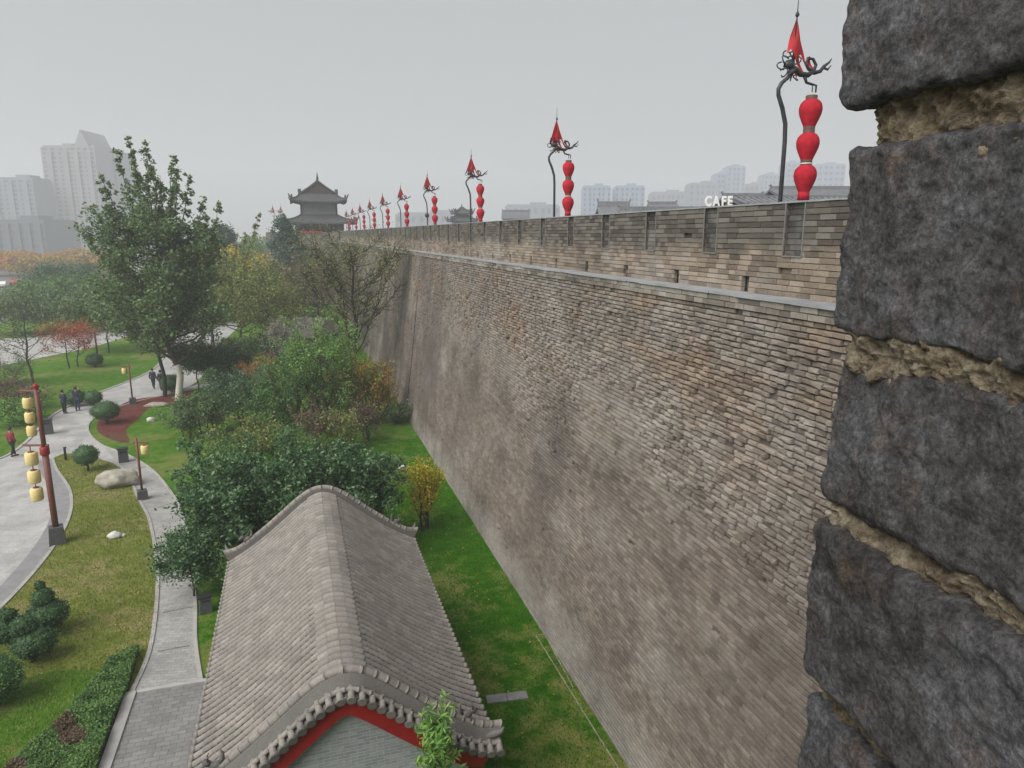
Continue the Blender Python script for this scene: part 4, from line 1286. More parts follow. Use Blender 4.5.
M['blade_dry'] = leaf('blade_dry', [(0.13, 0.20, 0.03), (0.22, 0.27, 0.05), (0.42, 0.37, 0.17)], tint=0.2)
o = blades('grass', 'blade', 90000, (-4.0, 7.6, 12, 46), lambda x, y: not (bldX - 2.3 < x < bldX + 2.3 and y < 22.8) and x < 7.45 and x > (-2.5 if y < 21.5 else -3.2), 0.08, 0.016, 1)
tag(o, 'dark green mown grass between the tiled hall and the wall', 'grass', kind='stuff')
isl_poly = pe + it[1:] + [(-5.35, 14), (-13, 17)]
o = blades('grass', 'blade_dry', 90000, (-15, -5.2, 17, 48.5), lambda x, y: inside(isl_poly, x, y), 0.085, 0.018, 2)
tag(o, 'yellowing grass on the island lawn inside the curved path', 'grass', kind='stuff')

rs = np.random.RandomState(77)
P = np.stack([rs.uniform(2.6, 7.3, 420), rs.uniform(12, 46, 420), rs.uniform(0.03, 0.07, 420)], 1)
Q = np.stack([rs.uniform(-14, -5.6, 300), rs.uniform(17, 46, 300), rs.uniform(0.03, 0.07, 300)], 1)
o = bpy.data.objects.new('fallen_leaves', np_mesh('fallen_leaves', leaf_quads(np.concatenate([P, Q]), 0.085, rs, 2.5), 4, M['leaf_amber'])); COL.objects.link(o)
tag(o, 'fallen yellow leaves scattered over the lawns', 'leaves', kind='stuff')

# ------------------------------------------------------------------ small things on the lawns
b = MB()
b.ball((0, 0, 0.42), (1.05, 0.62, 0.52), 26, 16, 0.35, 1.6, 4)
x, y = pt(118, 486)
o = b.build('boulder', M['rock'], None, True, (x, y, 0)); tag(o, 'broad flat topped pale boulder on the dry lawn', 'boulder')
b = MB(); b.ball((0, 0, 0.12), (0.30, 0.2, 0.19), 14, 9, 0.4, 2, 1); b.ball((0.32, 0.05, 0.06), (0.12, 0.1, 0.09), 10, 7, 0.3, 2, 4)
x, y = pt(115, 538); tag(b.build('stone', M['white_rock'], None, True, (x, y, 0)), 'small white stone on the dry lawn below the boulder', 'stone')
b = MB(); b.ball((0, 0, 0.1), (0.3, 0.25, 0.2), 12, 8, 0.4, 2, 9)
x, y = pt(151, 421); tag(b.build('stone', M['white_rock'], None, True, (x, y, 0)), 'small white stone on the green lawn beside the flower bed', 'stone')
b = MB(); b.ball((0, 0, 0.1), (0.9, 0.4, 0.2), 14, 8, 0.4, 2, 6)
x, y = pt(157, 406); tag(b.build('stone', M['rock'], None, True, (x, y, 0)), 'flat pale rock lying in the red flower bed', 'stone')
b = MB(); b.ball((0, 0, 0.2), (0.28, 0.25, 0.28), 12, 8, 0.3, 2, 6)
x, y = pt(219, 406); tag(b.build('stone', M['white_rock'], None, True, (x, y, 0)), 'round white stone right of the pale shrubs', 'stone')
# paving slab pair in the near lawn
s0 = g(507, 698)
sl1 = empty('stepping_slab', (s0[0], s0[1], 0), 0, 'pair of grey paving slabs lying in the grass by the tiled hall', 'paving slab')
for dx in (-0.31, 0.31):
    b = MB(); b.box((dx, 0, 0.02), (0.6, 0.36, 0.05), 0); b.build('slab', M['kerb_grey'], sl1)
sl1.rotation_euler = (0, 0, R(-6))
# shallow edged strip at the wall foot
tr = empty('cable_cover', (7.1, 17, 0), 0, 'narrow pale edged strip set in the grass beside the wall foot', 'edging')
for (u0, v0, u1, v1) in ((536, 636, 622, 775), (536, 636, 545, 635), (545, 635, 573, 688)):
    a = g(u0, v0); c = g(u1, v1)
    b = MB(); L = math.hypot(c[0] - a[0], c[1] - a[1])
    b.box(((a[0] + c[0]) / 2 - 7.1, (a[1] + c[1]) / 2 - 17, 0.015), (L, 0.03, 0.04), math.atan2(c[1] - a[1], c[0] - a[0]))
    b.build('edging', M['straw_edge'] if 'straw_edge' in M else M['kerb'], tr)
# white floodlight in the lawn
x, y = pt(403, 472)
fl = empty('floodlight', (x, y, 0), R(20), 'small white floodlight on the grass at the foot of the wall', 'floodlight')
b = MB(); b.box((0, 0, 0.28), (0.46, 0.16, 0.2)); b.build('housing', M['white_paint'], fl)
b = MB(); b.tube([(0, 0, 0), (0, 0, 0.18)], 0.03, 8); b.build('stand', M['iron'], fl)
b = MB(); b.box((0, -0.085, 0.28), (0.38, 0.01, 0.14)); b.build('lens', M['kerb_grey'], fl)
# litter bin by the path near the evergreen
def bin_(loc, label, s=1.0):
    e = empty('litter_bin', (loc[0], loc[1], 0), 0.2, label, 'bin')
    b = MB(); b.box((0, 0, 0.42 * s), (0.55 * s, 0.4 * s, 0.8 * s), 0, 0.94); b.build('body', M['dark_stone'], e)
    b = MB(); b.box((0, 0, 0.86 * s), (0.62 * s, 0.46 * s, 0.07 * s)); b.build('lid', M['iron'], e)
    b = MB(); b.box((0, -0.2 * s, 0.66 * s), (0.34 * s, 0.03, 0.1 * s)); b.build('slot', M['bark_dark'], e)
bin_(pt(206, 612), 'dark litter bin under the evergreen beside the footpath', 0.75)
bin_(pt(48, 434), 'dark litter bin at the edge of the walk behind the tall lantern post', 1.2)
bin_(pt(124, 462), 'dark litter bin behind the boulder at the path edge', 1.0)
x, y = pt(66, 460)
b = MB(); b.tube([(0, 0, 0), (0, 0, 0.7), (0.02, 0, 0.82)], [0.07, 0.07, 0.11], 8); tag(b.build('bollard_light', M['iron'], None, True, (x, y, 0)), 'short dark bollard light at the island lawn tip', 'bollard')

# ------------------------------------------------------------------ yellow lantern posts
def box_lantern(r, h):
    m = MB(); w = r
    m.lathe((0, 0, 0), [(w * 0.80, -h / 2), (w, -h / 2 + 0.06), (w * 1.02, 0), (w, h / 2 - 0.06), (w * 0.80, h / 2)], 14)
    return m
def lant(parent, loc, r, h):
    o = box_lantern(r, h).build('lantern', M['cream'], parent, True, loc)
    m = MB(); m.lathe((0, 0, h / 2), [(r * 0.5, 0), (r * 0.5, 0.03), (0.03, 0.06)], 12)
    m.build('lantern_cap', M['lamp_post'], o)
x, y = pt(58, 543)
lp = empty('lantern_post', (x, y, 0), 0, 'tall reddish brown post carrying six pale yellow lanterns at the plaza edge', 'lamp post')
b = MB(); b.box((0, 0, 0.4), (0.66, 0.66, 0.8), R(17), 0.82); b.build('plinth', M['dark_stone'], lp)
b = MB(); b.tube([(0, 0, 0.7), (0, 0, 4.2)], 0.13, 12); b.tube([(0, 0, 4.2), (0, 0, 7.15)], 0.10, 12); b.build('pole', M['lamp_post'], lp, True)
b = MB(); b.lathe((0, 0, 4.1), [(0.13, 0), (0.19, 0.05), (0.19, 0.35), (0.13, 0.4)], 12); b.build('pole_collar', M['red_paint'], lp, True)
b = MB(); b.lathe((0, 0, 7.1), [(0.10, 0), (0.16, 0.04), (0.05, 0.2)], 12); b.build('pole_cap', M['red_paint'], lp, True)
cr, sr = math.cos(R(-17.1)), math.sin(R(-17.1))
for zt, rr, hh, off, zz in ((4.55, 0.25, 0.58, 0.62, (3.95, 3.12, 2.32)), (6.95, 0.19, 0.46, 0.52, (6.42, 5.78, 5.18))):
    d = (-cr, -sr) if zt < 5 else (-cr * 0.9, -sr * 0.9 + 0.15)
    b = MB(); b.tube([(d[0] * -0.2, d[1] * -0.2, zt), (d[0] * (off + 0.3), d[1] * (off + 0.3), zt)], 0.05, 8)
    b.tube([(d[0] * off, d[1] * off, zt), (d[0] * off, d[1] * off, zz[-1])], 0.02, 6)
    b.build('arm', M['lamp_post'], lp)
    for z in zz: lant(lp, (d[0] * off, d[1] * off, z), rr, hh)
def small_lamp(loc, sc, side, label):
    e = empty('path_lamp', (loc[0], loc[1], 0), 0, label, 'lamp post')
    b = MB(); b.box((0, 0, 0.25), (0.5, 0.5, 0.5), R(17), 0.9); b.build('plinth', M['dark_stone'], e)
    b = MB(); b.tube([(0, 0, 0.4), (0, 0, 3.3)], 0.06, 10); b.build('pole', M['lamp_post'], e, True)
    b = MB(); b.box((side * cr * 0.2, side * sr * 0.2, 3.05), (0.75, 0.06, 0.06), R(-17.1)); b.build('arm', M['lamp_post'], e)
    lant(e, (side * cr * 0.38, side * sr * 0.38, 2.68), 0.19, 0.46)
    e.scale = (sc, sc, sc)
small_lamp(pt(143, 499), 1.0, 1, 'small single lantern lamp beside the footpath, its yellow lantern on the right')
small_lamp(pt(133, 404), 1.02, -1, 'small single lantern lamp beside the walk, its yellow lantern on the left')

# ------------------------------------------------------------------ red lantern poles on the wall
def dragon_pole_proto():
    e = empty('dragon_pole', (0, 0, 0))
    b = MB()
    path = [(0, 0, 0), (0, 0, 3.4), (-0.02, 0, 3.75), (-0.12, 0, 4.05), (-0.24, 0, 4.30), (-0.25, 0, 4.42), (-0.18, 0, 4.54), (-0.03, 0, 4.66), (0.02, 0, 4.78), (0.02, 0, 5.0)]
    b.tube(path, [0.045] * 4 + [0.042] * 6, 10); b.build('pole', M['iron'], e, True)
    b = MB()
    body = [(0.0, 0, 4.72), (0.12, 0, 4.82), (0.28, 0.03, 4.74), (0.42, -0.03, 4.72), (0.56, 0, 4.80), (0.62, 0, 4.93), (0.54, 0, 5.04), (0.42, 0, 5.05), (0.36, 0, 4.95), (0.44, 0, 4.85), (0.60, 0, 4.78), (0.74, 0, 4.82), (0.82, 0, 4.92), (0.94, 0, 5.0), (1.0, 0, 5.08)]
    b.tube(body, [0.065, 0.065, 0.06, 0.055, 0.045, 0.034, 0.03, 0.028, 0.028, 0.034, 0.045, 0.04, 0.034, 0.022, 0.01], 8)
    b.tube([(0.80, 0, 4.90), (0.92, 0, 4.86), (1.0, 0, 4.95)], [0.03, 0.022, 0.008], 6)
    b.ball((-0.04, 0, 4.90), (0.12, 0.08, 0.09), 10, 8, 0.3, 5)
    for cx, cz, rr, a0 in ((-0.14, 4.98, 0.09, 0.3), (-0.22, 4.86, 0.08, 1.5), (-0.10, 5.10, 0.07, 2.0), (0.05, 5.08, 0.08, 0.8), (0.13, 5.0, 0.08, 3), (-0.15, 4.74, 0.08, 4), (0.0, 4.66, 0.07, 5), (0.16, 4.66, 0.06, 1)):
        b.tube([(cx + rr * math.cos(a0 + q * 0.7), 0.05 * math.sin(q), cz + rr * math.sin(a0 + q * 0.7)) for q in range(8)], 0.015, 5)
    b.tube([(0.36, 0, 4.70), (0.42, 0, 4.58), (0.58, 0, 4.55), (0.67, 0, 4.54), (0.67, 0, 4.40)], [0.04, 0.03, 0.026, 0.022, 0.016], 6)
    b.build('dragon', M['iron'], e, True)
    b = MB(); b.tube([(0.05, 0, 4.9), (0.07, 0, 5.85), (0.07, 0, 6.25)], [0.022, 0.014, 0.005], 6); b.lathe((0.07, 0, 5.80), [(0.02, 0), (0.045, 0.04), (0.02, 0.10)], 8)
    b.build('spear', M['iron'], e, True)
    return e
def flag_mesh(kind, seed):
    m = MB(); n = 14; k = 8
    for i in range(n + 1):
        t = i / n
        z = 5.80 - t * (0.70 if kind == 'open' else 0.85)
        if kind == 'open': w = 0.50 * t; x0 = 0.06 - 0.17 * t
        else: w = 0.04 + 0.23 * t; x0 = 0.05 - 0.30 * t
        for j in range(k + 1):
            q = j / k
            fold = 0.05 * math.sin(q * (6 if kind == 'open' else 14) + t * 3 + seed) * min(1, t * 2)
            zz = z - (0.10 * q * t if kind == 'open' else 0.04 * math.sin(q * 9 + seed) * t)
            if t > 0.82: zz += 0.10 * math.sin(q * 11 + seed) * (t - 0.82) / 0.18
            m.v.append((x0 + w * q, fold, zz))
    for i in range(n):
        for j in range(k):
            o = i * (k + 1) + j; m.f.append((o, o + 1, o + k + 2, o + k + 1))
    if kind == 'open':
        for pth, r in (([(0.42, 0, 4.88), (0.48, 0.03, 4.80), (0.53, 0, 4.66), (0.58, 0.0, 4.55)], 0.02), ([(0.22, 0, 4.85), (0.34, 0.05, 4.62), (0.30, 0.02, 4.40)], 0.03)):
            pass
        for (xa, za, xb, zb) in ((0.42, 5.08, 0.58, 4.80), (0.14, 5.10, 0.34, 4.70), (0.06, 5.10, 0.16, 4.60)):
            o = len(m.v)
            for q in range(6):
                t = q / 5
                cx, cz = xa + (xb - xa) * t, za + (zb - za) * t - 0.04 * math.sin(t * PI)
                ww = 0.05 * (1 - t * 0.8)
                m.v += [(cx - ww, 0.03 * math.sin(t * 6), cz - ww * 0.4), (cx + ww, 0.03 * math.sin(t * 6) + 0.01, cz + ww * 0.4)]
            m.f += [(o + 2 * q, o + 2 * q + 1, o + 2 * q + 3, o + 2 * q + 2) for q in range(5)]
    else:
        o = len(m.v)
        for q in range(7):
            t = q / 6
            m.v += [(0.0 - 0.03 + 0.13 * t, 0.04 * math.sin(t * 7), 4.9 - 0.25 * t), (0.12 + 0.13 * t, 0.04 * math.sin(t * 7 + 1), 4.9 - 0.22 * t)]
        m.f += [(o + 2 * q, o + 2 * q + 1, o + 2 * q + 3, o + 2 * q + 2) for q in range(6)]
    return m
def lantern_string_proto():
    e = empty('lantern_string', (0, 0, 0))
    lan = [(0.11, 0.0), (0.16, -0.03), (0.205, -0.09), (0.224, -0.16), (0.227, -0.22), (0.212, -0.30), (0.18, -0.39), (0.15, -0.46), (0.125, -0.52), (0.12, -0.54)]
    me = None
    for i, z in enumerate((-0.12, -0.79, -1.44)):
        if me is None:
            m = MB()
            # pleated cloth: 24 shallow ribs
            n = 48; vs = []
            for r, zz in lan:
                for k in range(n):
                    a = 2 * PI * k / n; rr = r * (1.0 + (0.03 if k % 2 else -0.03))
                    vs.append((rr * math.cos(a), rr * math.sin(a), zz))
            fs = [(j * n + k, j * n + (k + 1) % n, (j + 1) * n + (k + 1) % n, (j + 1) * n + k) for j in range(len(lan) - 1) for k in range(n)]
            m.add(vs, fs); o = m.build('lantern', M['silk_red'], e, True, (0, 0, z)); me = o.data
        else:
            o = bpy.data.objects.new('lantern', me); COL.objects.link(o); o.parent = e; o.location = (0, 0, z)
        for cz, pr_ in ((0, [(0.105, -0.005), (0.118, 0.0), (0.118, 0.07), (0.105, 0.08)]), (-0.60, [(0.105, 0.0), (0.118, 0.01), (0.118, 0.085), (0.108, 0.09)]))[:2 if i < 2 else 1]:
            m = MB(); m.lathe((0, 0, cz), pr_, 18); m.build('collar', M['collar'], o)
        m = MB()
        if i == 1: m.lathe((0, 0, -0.63), [(0.10, 0), (0.124, 0.004), (0.124, 0.026), (0.10, 0.03)], 18); m.build('white_ring', M['white_band'], o)
    m = MB(); m.lathe((0, 0, -2.16), [(0.125, 0.0), (0.118, 0.10), (0.112, 0.22)], 18); m.build('skirt', M['silk_red'], e, True)
    m = MB(); m.tube([(0, 0, 0.02), (0, 0, 0.14)], 0.012, 6); m.build('cord', M['iron'], e)
    return e
ordn = ['nearest', 'second nearest', 'third nearest', 'fourth nearest', 'fifth nearest', 'sixth nearest', 'seventh nearest', 'eighth nearest', 'ninth nearest', 'farthest']
dp = dragon_pole_proto(); ls_ = lantern_string_proto()
for i in range(10):
    Yp = 13.1 + 13.75 * i
    lab = ordn[i] + ' curved dragon headed iron pole with a red pennant on the wall'
    if i == 0: o = dp; o.location = (10.0, Yp, 12.0); tag(o, lab, 'flag pole', 'dragon poles standing along the top of the wall')
    else: o = copy_tree(dp, (10.0, Yp, 12.0), 0, 1.0, lab, 'dragon poles standing along the top of the wall')
    o['category'] = 'flag pole'
    if i: o.rotation_euler = (0, 0, R([0, 3, -4, 5, -3, 2, 4, 0, -5, 3][i]))
    dpi = o
    # flag cloth of its own for every pole
    f = flag_mesh('open' if i == 0 else 'limp', i * 1.7).build('pennant', M['flag_red'], None, True)
    f.parent = dpi
    f['_new'] = 1
    if i == 3:
        b = MB(); b.ball((-0.02, 0, 2.9), 0.17, 12, 8); b.build('speaker', M['iron'], dpi, True)
    lab2 = ordn[i] + ' string of three red silk lanterns hanging over the wall'
    loc2 = (10.0 + 0.58, Yp, 12.0 + 4.38)
    if i == 0: ls_.location = loc2; tag(ls_, lab2, 'lantern', 'red lantern strings above the wall')
    else:
        c = copy_tree(ls_, loc2, R(i * 37), 1.0, lab2, 'red lantern strings above the wall')
for f in [o for o in bpy.data.objects if '_new' in o.keys()]: del f['_new']
for k, (u, lab) in enumerate(((275, 'left of two'), (283, 'right of two'))):
    x, y, z = at(u, 234, 149)
    c = copy_tree(dp, (x, y, 12.3), R(150), 1.15, lab + ' dragon poles at the left corner of the far bastion', 'dragon poles at the far bastion corner')

# ------------------------------------------------------------------ corner bastion and tower
def far_brick():
    k = NT('far_brick')
    tc = k.n('TexCoord'); sp_ = k.n('SeparateXYZ'); cb = k.n('CombineXYZ'); k.l(tc.outputs['Object'], sp_.inputs[0])
    k.l(k.math('ADD', sp_.outputs[0], sp_.outputs[1]), cb.inputs[0]); k.l(sp_.outputs[2], cb.inputs[1])
    br = k.n('TexBrick'); k.l(cb.outputs[0], br.inputs['Vector'])
    br.inputs['Scale'].default_value = 1; br.inputs['Brick Width'].default_value = 0.42; br.inputs['Row Height'].default_value = 0.23
    br.inputs['Mortar Size'].default_value = 0.02
    br.inputs['Color1'].default_value = (0.15, 0.125, 0.11, 1); br.inputs['Color2'].default_value = (0.25, 0.21, 0.18, 1); br.inputs['Mortar'].default_value = (0.2, 0.18, 0.16, 1)
    c = k.mix(0.7, br.outputs['Color'], k.ramp(k.noise(0.4, 6, 0.7), [(0.3, 0.55), (0.7, 1.3)]), 'MULTIPLY')
    k.col(c); k.rough(0.95)
    return k.m
M['far_brick'] = far_brick()
M['grey_plaster'] = plain('grey_plaster', (0.22, 0.225, 0.23), 0.9, var=0.1, scale=1)
M['roof_mid'] = plain('roof_mid', (0.17, 0.175, 0.19), 0.85, var=0.2, scale=2)
M['roof_far'] = plain('roof_far', (0.06, 0.062, 0.066), 0.85, var=0.25, scale=2)
M['timber'] = plain('timber', (0.05, 0.03, 0.028), 0.7, var=0.2)
cb_ = empty('corner_bastion', (6, 160, 0), 0, 'square brick bastion under the corner tower at the end of the wall', 'bastion')
def cbl(o): o.parent = cb_; o.matrix_parent_inverse = Matrix.Translation((-6, -160, 0)); return o
b = MB()
q0 = [(-5.6, 147.0), (24, 147.0), (24, 176), (-5.6, 176)]; q1 = [(-4.6, 147.9), (24, 147.9), (24, 175), (-4.6, 175)]
b.add([(x, y, 0) for x, y in q0] + [(x, y, 12.2) for x, y in q1], [(4, 5, 6, 7), (0, 1, 5, 4), (1, 2, 6, 5), (2, 3, 7, 6), (3, 0, 4, 7)])
cbl(b.build('body', M['far_brick']))
b = MB()
b.box((2.3, 148.2, 13.05), (13.8, 0.5, 1.7)); b.box((-4.35, 161.6, 13.05), (0.5, 26.3, 1.7))
cbl(b.build('parapet', M['far_brick']))
tw = empty('corner_tower', (5.9, 159, 12.2), 0, 'two storey corner tower with upturned grey tile eaves and a gabled top', 'tower'); tw.scale = (0.89, 0.89, 0.89)
def skirt(mb, ix, iy, ox, oy, zi, zo, lift, thick=0.35, n=16, m_=6):
    for sd in range(4):
        vs = []
        for layer in (0, 1):
            for i in range(n + 1):
                u_ = -1 + 2 * i / n
                for j in range(m_ + 1):
                    t = j / m_
                    hx = ix + (ox - ix) * t; hy = iy + (oy - iy) * t
                    if sd == 0: x, y = u_ * hx, -hy
                    elif sd == 1: x, y = hx, u_ * hy
                    elif sd == 2: x, y = -u_ * hx, hy
                    else: x, y = -hx, -u_ * hy
                    z = zi + (zo - zi) * (1 - (1 - t) ** 1.7) + lift * abs(u_) ** 5 * t * t - layer * thick
                    vs.append((x, y, z))
        w = m_ + 1; N = (n + 1) * w
        fs = []
        for i in range(n):
            for j in range(m_):
                o = i * w + j
                fs.append((o, o + 1, o + w + 1, o + w)); fs.append((N + o, N + o + w, N + o + w + 1, N + o + 1))
            o = i * w + m_
            fs.append((o, N + o, N + o + w, o + w))
        mb.add(vs, fs)
    # hip ridges
    for sx in (-1, 1):
        for sy in (-1, 1):
            L = []
            for j in range(m_ + 1):
                t = j / m_
                L.append((sx * (ix + (ox - ix) * t), sy * (iy + (oy - iy) * t), zi + (zo - zi) * (1 - (1 - t) ** 1.7) + lift * t * t + 0.08))
            L.append((L[-1][0] + sx * 0.3, L[-1][1] + sy * 0.3, L[-1][2] + 0.7))
            mb.tube(L, [0.18] * m_ + [0.2, 0.1], 6)
            mb.ball((L[-3][0], L[-3][1], L[-3][2] + 0.4), (0.22, 0.22, 0.4), 6, 5)
b = MB(); b.box((0, 0, 2.2), (10.8, 13, 4.4)); b.build('lower_wall', M['timber'], tw)
b = MB()
for sx in (-6.4, -3.85, -1.3, 1.3, 3.85, 6.4):
    c = MB(); c.tube([(sx, -7.4, 0), (sx, -7.4, 4.6)], 0.22, 8); c.build('column', M['timber'], tw, True)
b = MB(); skirt(b, 3.9, 5.2, 8.3, 9.6, 6.0, 4.1, 0.75); b.build('lower_roof', M['roof_far'], tw)
b = MB(); b.box((0, 0, 6.7), (7.6, 10.2, 4.6)); b.build('upper_wall', M['grey_plaster'], tw)
for sx in (-3.95, 3.95):
    b = MB(); b.box((sx, -5.2, 6.9), (0.4, 0.4, 4.2)); b.build('corner_post', M['timber'], tw)
b = MB(); b.box((0, 0, 8.75), (8.6, 11.2, 0.5)); b.build('bracket_band', M['bark_dark'], tw)
b = MB(); skirt(b, 4.0, 5.2, 6.3, 7.7, 10.6, 8.9, 0.8); ur = b.build('upper_roof', M['roof_far'], tw)
b = MB()
n = 12; vs = []; fs = []
for i in range(n + 1):
    t = -1 + 2 * i / n
    z = 10.5 + 3.0 * (1 - abs(t)) ** 1.0 * (0.75 + 0.25 * (1 - abs(t))) + 0.02
    for y in (-5.5, 5.5): vs += [(t * 4.4, y, z + 0.25), (t * 4.4, y, z - 0.1)]
for i in range(n):
    o = i * 4
    fs += [(o, o + 2, o + 6, o + 4), (o + 1, o + 5, o + 7, o + 3), (o, o + 4, o + 5, o + 1), (o + 2, o + 3, o + 7, o + 6)]
b.add(vs, fs)
b.tube([(0, -5.6, 14.1), (0, -5.6, 13.8), (0, 5.6, 13.8), (0, 5.6, 14.1)], 0.22, 6)
b.tube([(0, -5.4, 13.8), (0, -5.4, 14.6), (0, -5.3, 15.4)], [0.3, 0.16, 0.03], 6)
for sx in (-4.1, 4.1): b.box((sx, -5.3, 11.2), (0.7, 0.5, 0.9))
o = b.build('gable_roof', M['roof_far'], tw)
for gy in (-5.1, 5.1):
    b = MB(); b.add([(-3.6, gy, 10.5), (3.6, gy, 10.5), (0, gy, 13.1)], [(0, 1, 2)]); b.build('gable_panel', M['timber'], tw)
for i in range(3):
    b = MB(); b.box((-3.2 + i * 3.2, -6.55, 2.0), (1.6, 0.12, 2.6)); b.build('door', M['bark_dark'], tw)
bn = MB(); bn.box((0, 0, 0), (8.0, 0.08, 0.35)); tag(bn.build('banner', M['flag_red'], None, False, (2.0, 147.85, 13.95)), 'long red banner strip on the far bastion parapet below the tower', 'banner')
# ------------------------------------------------------------------ pavilion roof half hidden in the trees
x, y, z = at(306, 317, 84)
pv_ = empty('pavilion', (x, y, 0), R(-35), 'small pavilion with a plain grey pink roof half hidden by trees', 'pavilion')
b = MB(); b.add([(-3.3, -3, z - 1.9), (3.3, -3, z - 1.9), (3.3, 3, z - 1.9), (-3.3, 3, z - 1.9), (-2.6, 0, z), (2.6, 0, z)], [(0, 1, 5, 4), (2, 3, 4, 5), (1, 2, 5), (3, 0, 4), (3, 2, 1, 0)])
M['roof_pale'] = plain('roof_pale', (0.30, 0.27, 0.265), 0.85)
b.build('roof', M['roof_pale'], pv_)
b = MB(); b.box((0, 0, (z - 1.95) / 2), (5.4, 4.6, z - 1.95)); b.build('wall', M['grey_plaster'], pv_)
b = MB(); b.box((0, -2.32, 1.2), (1.4, 0.06, 2.2)); b.build('door', M['timber'], pv_)

# ------------------------------------------------------------------ old town roofs showing over the parapet
def hall(u0, u1, vr, ve, Y, label, depth=7, name='tiled_hall', mt='roof_mid', ridge=0.35, rot=-17.1):
    a = at(u0, vr, Y); c = at(u1, vr, Y - (u1 - u0) / 704 * Y * 0.31)
    cx, cy = (a[0] + c[0]) / 2, (a[1] + c[1]) / 2
    L = math.hypot(a[0] - c[0], a[1] - c[1]); rz = math.atan2(c[1] - a[1], c[0] - a[0])
    z = (a[2] + c[2]) / 2
    ze = z - (ve - vr) / 704 * Y * 1.02
    e = empty(name, (cx, cy + depth / 2 * 0.9, 0), rz, label, 'building')
    b = MB(); n = 8
    vs = []; fs = []
    for i in range(2 * n + 1):
        t = -1 + i / n
        zz = ze + (z - ze) * (0.7 * (1 - abs(t)) + 0.3 * (1 - abs(t)) ** 2)
        for sx in (-1, 1): vs += [(sx * L / 2, t * depth / 2, zz), (sx * L / 2, t * depth / 2, zz - 0.25)]
    for i in range(2 * n):
        o = i * 4; fs += [(o, o + 4, o + 6, o + 2), (o + 1, o + 3, o + 7, o + 5), (o, o + 1, o + 5, o + 4), (o + 2, o + 6, o + 7, o + 3)]
    fs += [(0, 2, 3, 1), (8 * n, 8 * n + 1, 8 * n + 3, 8 * n + 2)]
    b.add(vs, fs)
    k_ = int(L / 0.35)
    for i in range(k_ + 1):     # tile rows
        xx = -L / 2 + L * i / k_
        pts = []
        for q in range(n + 1):
            t = -1 + q / n
            pts.append((xx, t * depth / 2, ze + (z - ze) * (0.7 * (1 - abs(t)) + 0.3 * (1 - abs(t)) ** 2) + 0.02))
        b.tube(pts, 0.08, 5)
    ro = b.build('roof', M[mt], e)
    b = MB(); b.box((0, 0, z + ridge / 2), (L * 0.98, 0.3, ridge))
    for sx in (-1, 1): b.tube([(sx * L * 0.48, 0, z + ridge), (sx * L * 0.50, 0, z + ridge * 1.3), (sx * L * 0.49, 0, z + ridge * 1.6)], [0.18, 0.14, 0.04], 6)
    b.build('ridge', M[mt], ro)
    b = MB(); b.box((0, 0, (ze - 0.1) / 2), (L * 0.94, depth * 0.8, ze - 0.1)); b.build('wall', M['grey_plaster'], e)
    for i in range(max(1, int(L / 3))):
        b = MB(); b.box((-L * 0.42 + (i + 0.5) * L * 0.84 / max(1, int(L / 3)), -depth * 0.4 - 0.02, ze - 1.4), (1.3, 0.08, 1.5)); b.build('window', M['bark_dark'], e)
    return e
hall(740, 783, 195, 204, 62, 'grey tiled hall roof with upturned ridge end right of the cafe letters')
hall(792, 900, 187, 198, 70, 'long pale grey tiled roof behind the nearest lantern string', 9, mt='roof_mid')
hall(757, 900, 196, 205, 36, 'dark low flat fronted roof just over the parapet at the right', 5, ridge=0.15)
hall(636, 735, 209, 216, 60, 'long low grey roof line left of the cafe letters', 8)
hall(606, 640, 206, 215, 110, 'small grey gatehouse roof with a heavy ridge between the second pole and the cafe letters', 8, ridge=0.9)
hall(660, 690, 203, 211, 90, 'small hazy roof behind the long low roof line', 8)
hall(508, 536, 211, 218, 150, 'hazy flat roofed hall right of the third pole', 10)
x, y, z = at(462, 219, 190)
pg = empty('distant_pagoda', (x, y, 0), 0, 'small hazy two tier pavilion tower above the wall between the third and second poles', 'tower')
b = MB(); b.box((0, 0, (z - 0.6) / 2), (4.4, 4.4, z - 0.6)); b.build('wall', M['grey_plaster'], pg)
b = MB(); skirt(b, 1.5, 1.5, 3.6, 3.6, z + 0.9, z - 0.5, 0.45); b.build('lower_roof', M['roof_far'], pg)
b = MB(); skirt(b, 0.2, 0.2, 2.6, 2.6, z + 3.0, z + 1.5, 0.4); b.tube([(0, 0, z + 2.9), (0, 0, z + 4.0)], [0.25, 0.06], 6); b.build('upper_roof', M['roof_far'], pg)
b = MB(); b.box((0, 0, z + 1.1), (2.8, 2.8, 1.4)); b.build('upper_wall', M['timber'], pg)
# cafe letters
x, y, z = at(704.5, 205.8, 24)
M['letter_white'] = plain('letter_white', (0.85, 0.85, 0.84), 0.4, var=0.03)
sg_ = empty('cafe_sign', (x, y, z), R(-17.1), 'white block letters spelling CAFE standing above the parapet', 'sign')
wx = 0
for ch in 'CAFE':
    cu = bpy.data.curves.new('letter', 'FONT'); cu.body = ch; cu.size = 0.50; cu.extrude = 0.03; cu.offset = 0.018
    o = bpy.data.objects.new('tmp', cu); COL.objects.link(o)
    bpy.context.view_layer.update()
    dg = bpy.context.evaluated_depsgraph_get()
    me = bpy.data.meshes.new_from_object(o.evaluated_get(dg)); me.materials.clear(); me.materials.append(M['letter_white'])
    w = max(v.co.x for v in me.vertices)
    bpy.data.objects.remove(o)
    q = bpy.data.objects.new('letter', me); COL.objects.link(q); q.parent = sg_; q.location = (wx, 0, 0); q.rotation_euler = (R(90), 0, 0); q.scale = (0.74, 1, 1)
    wx += w * 0.74 + 0.05
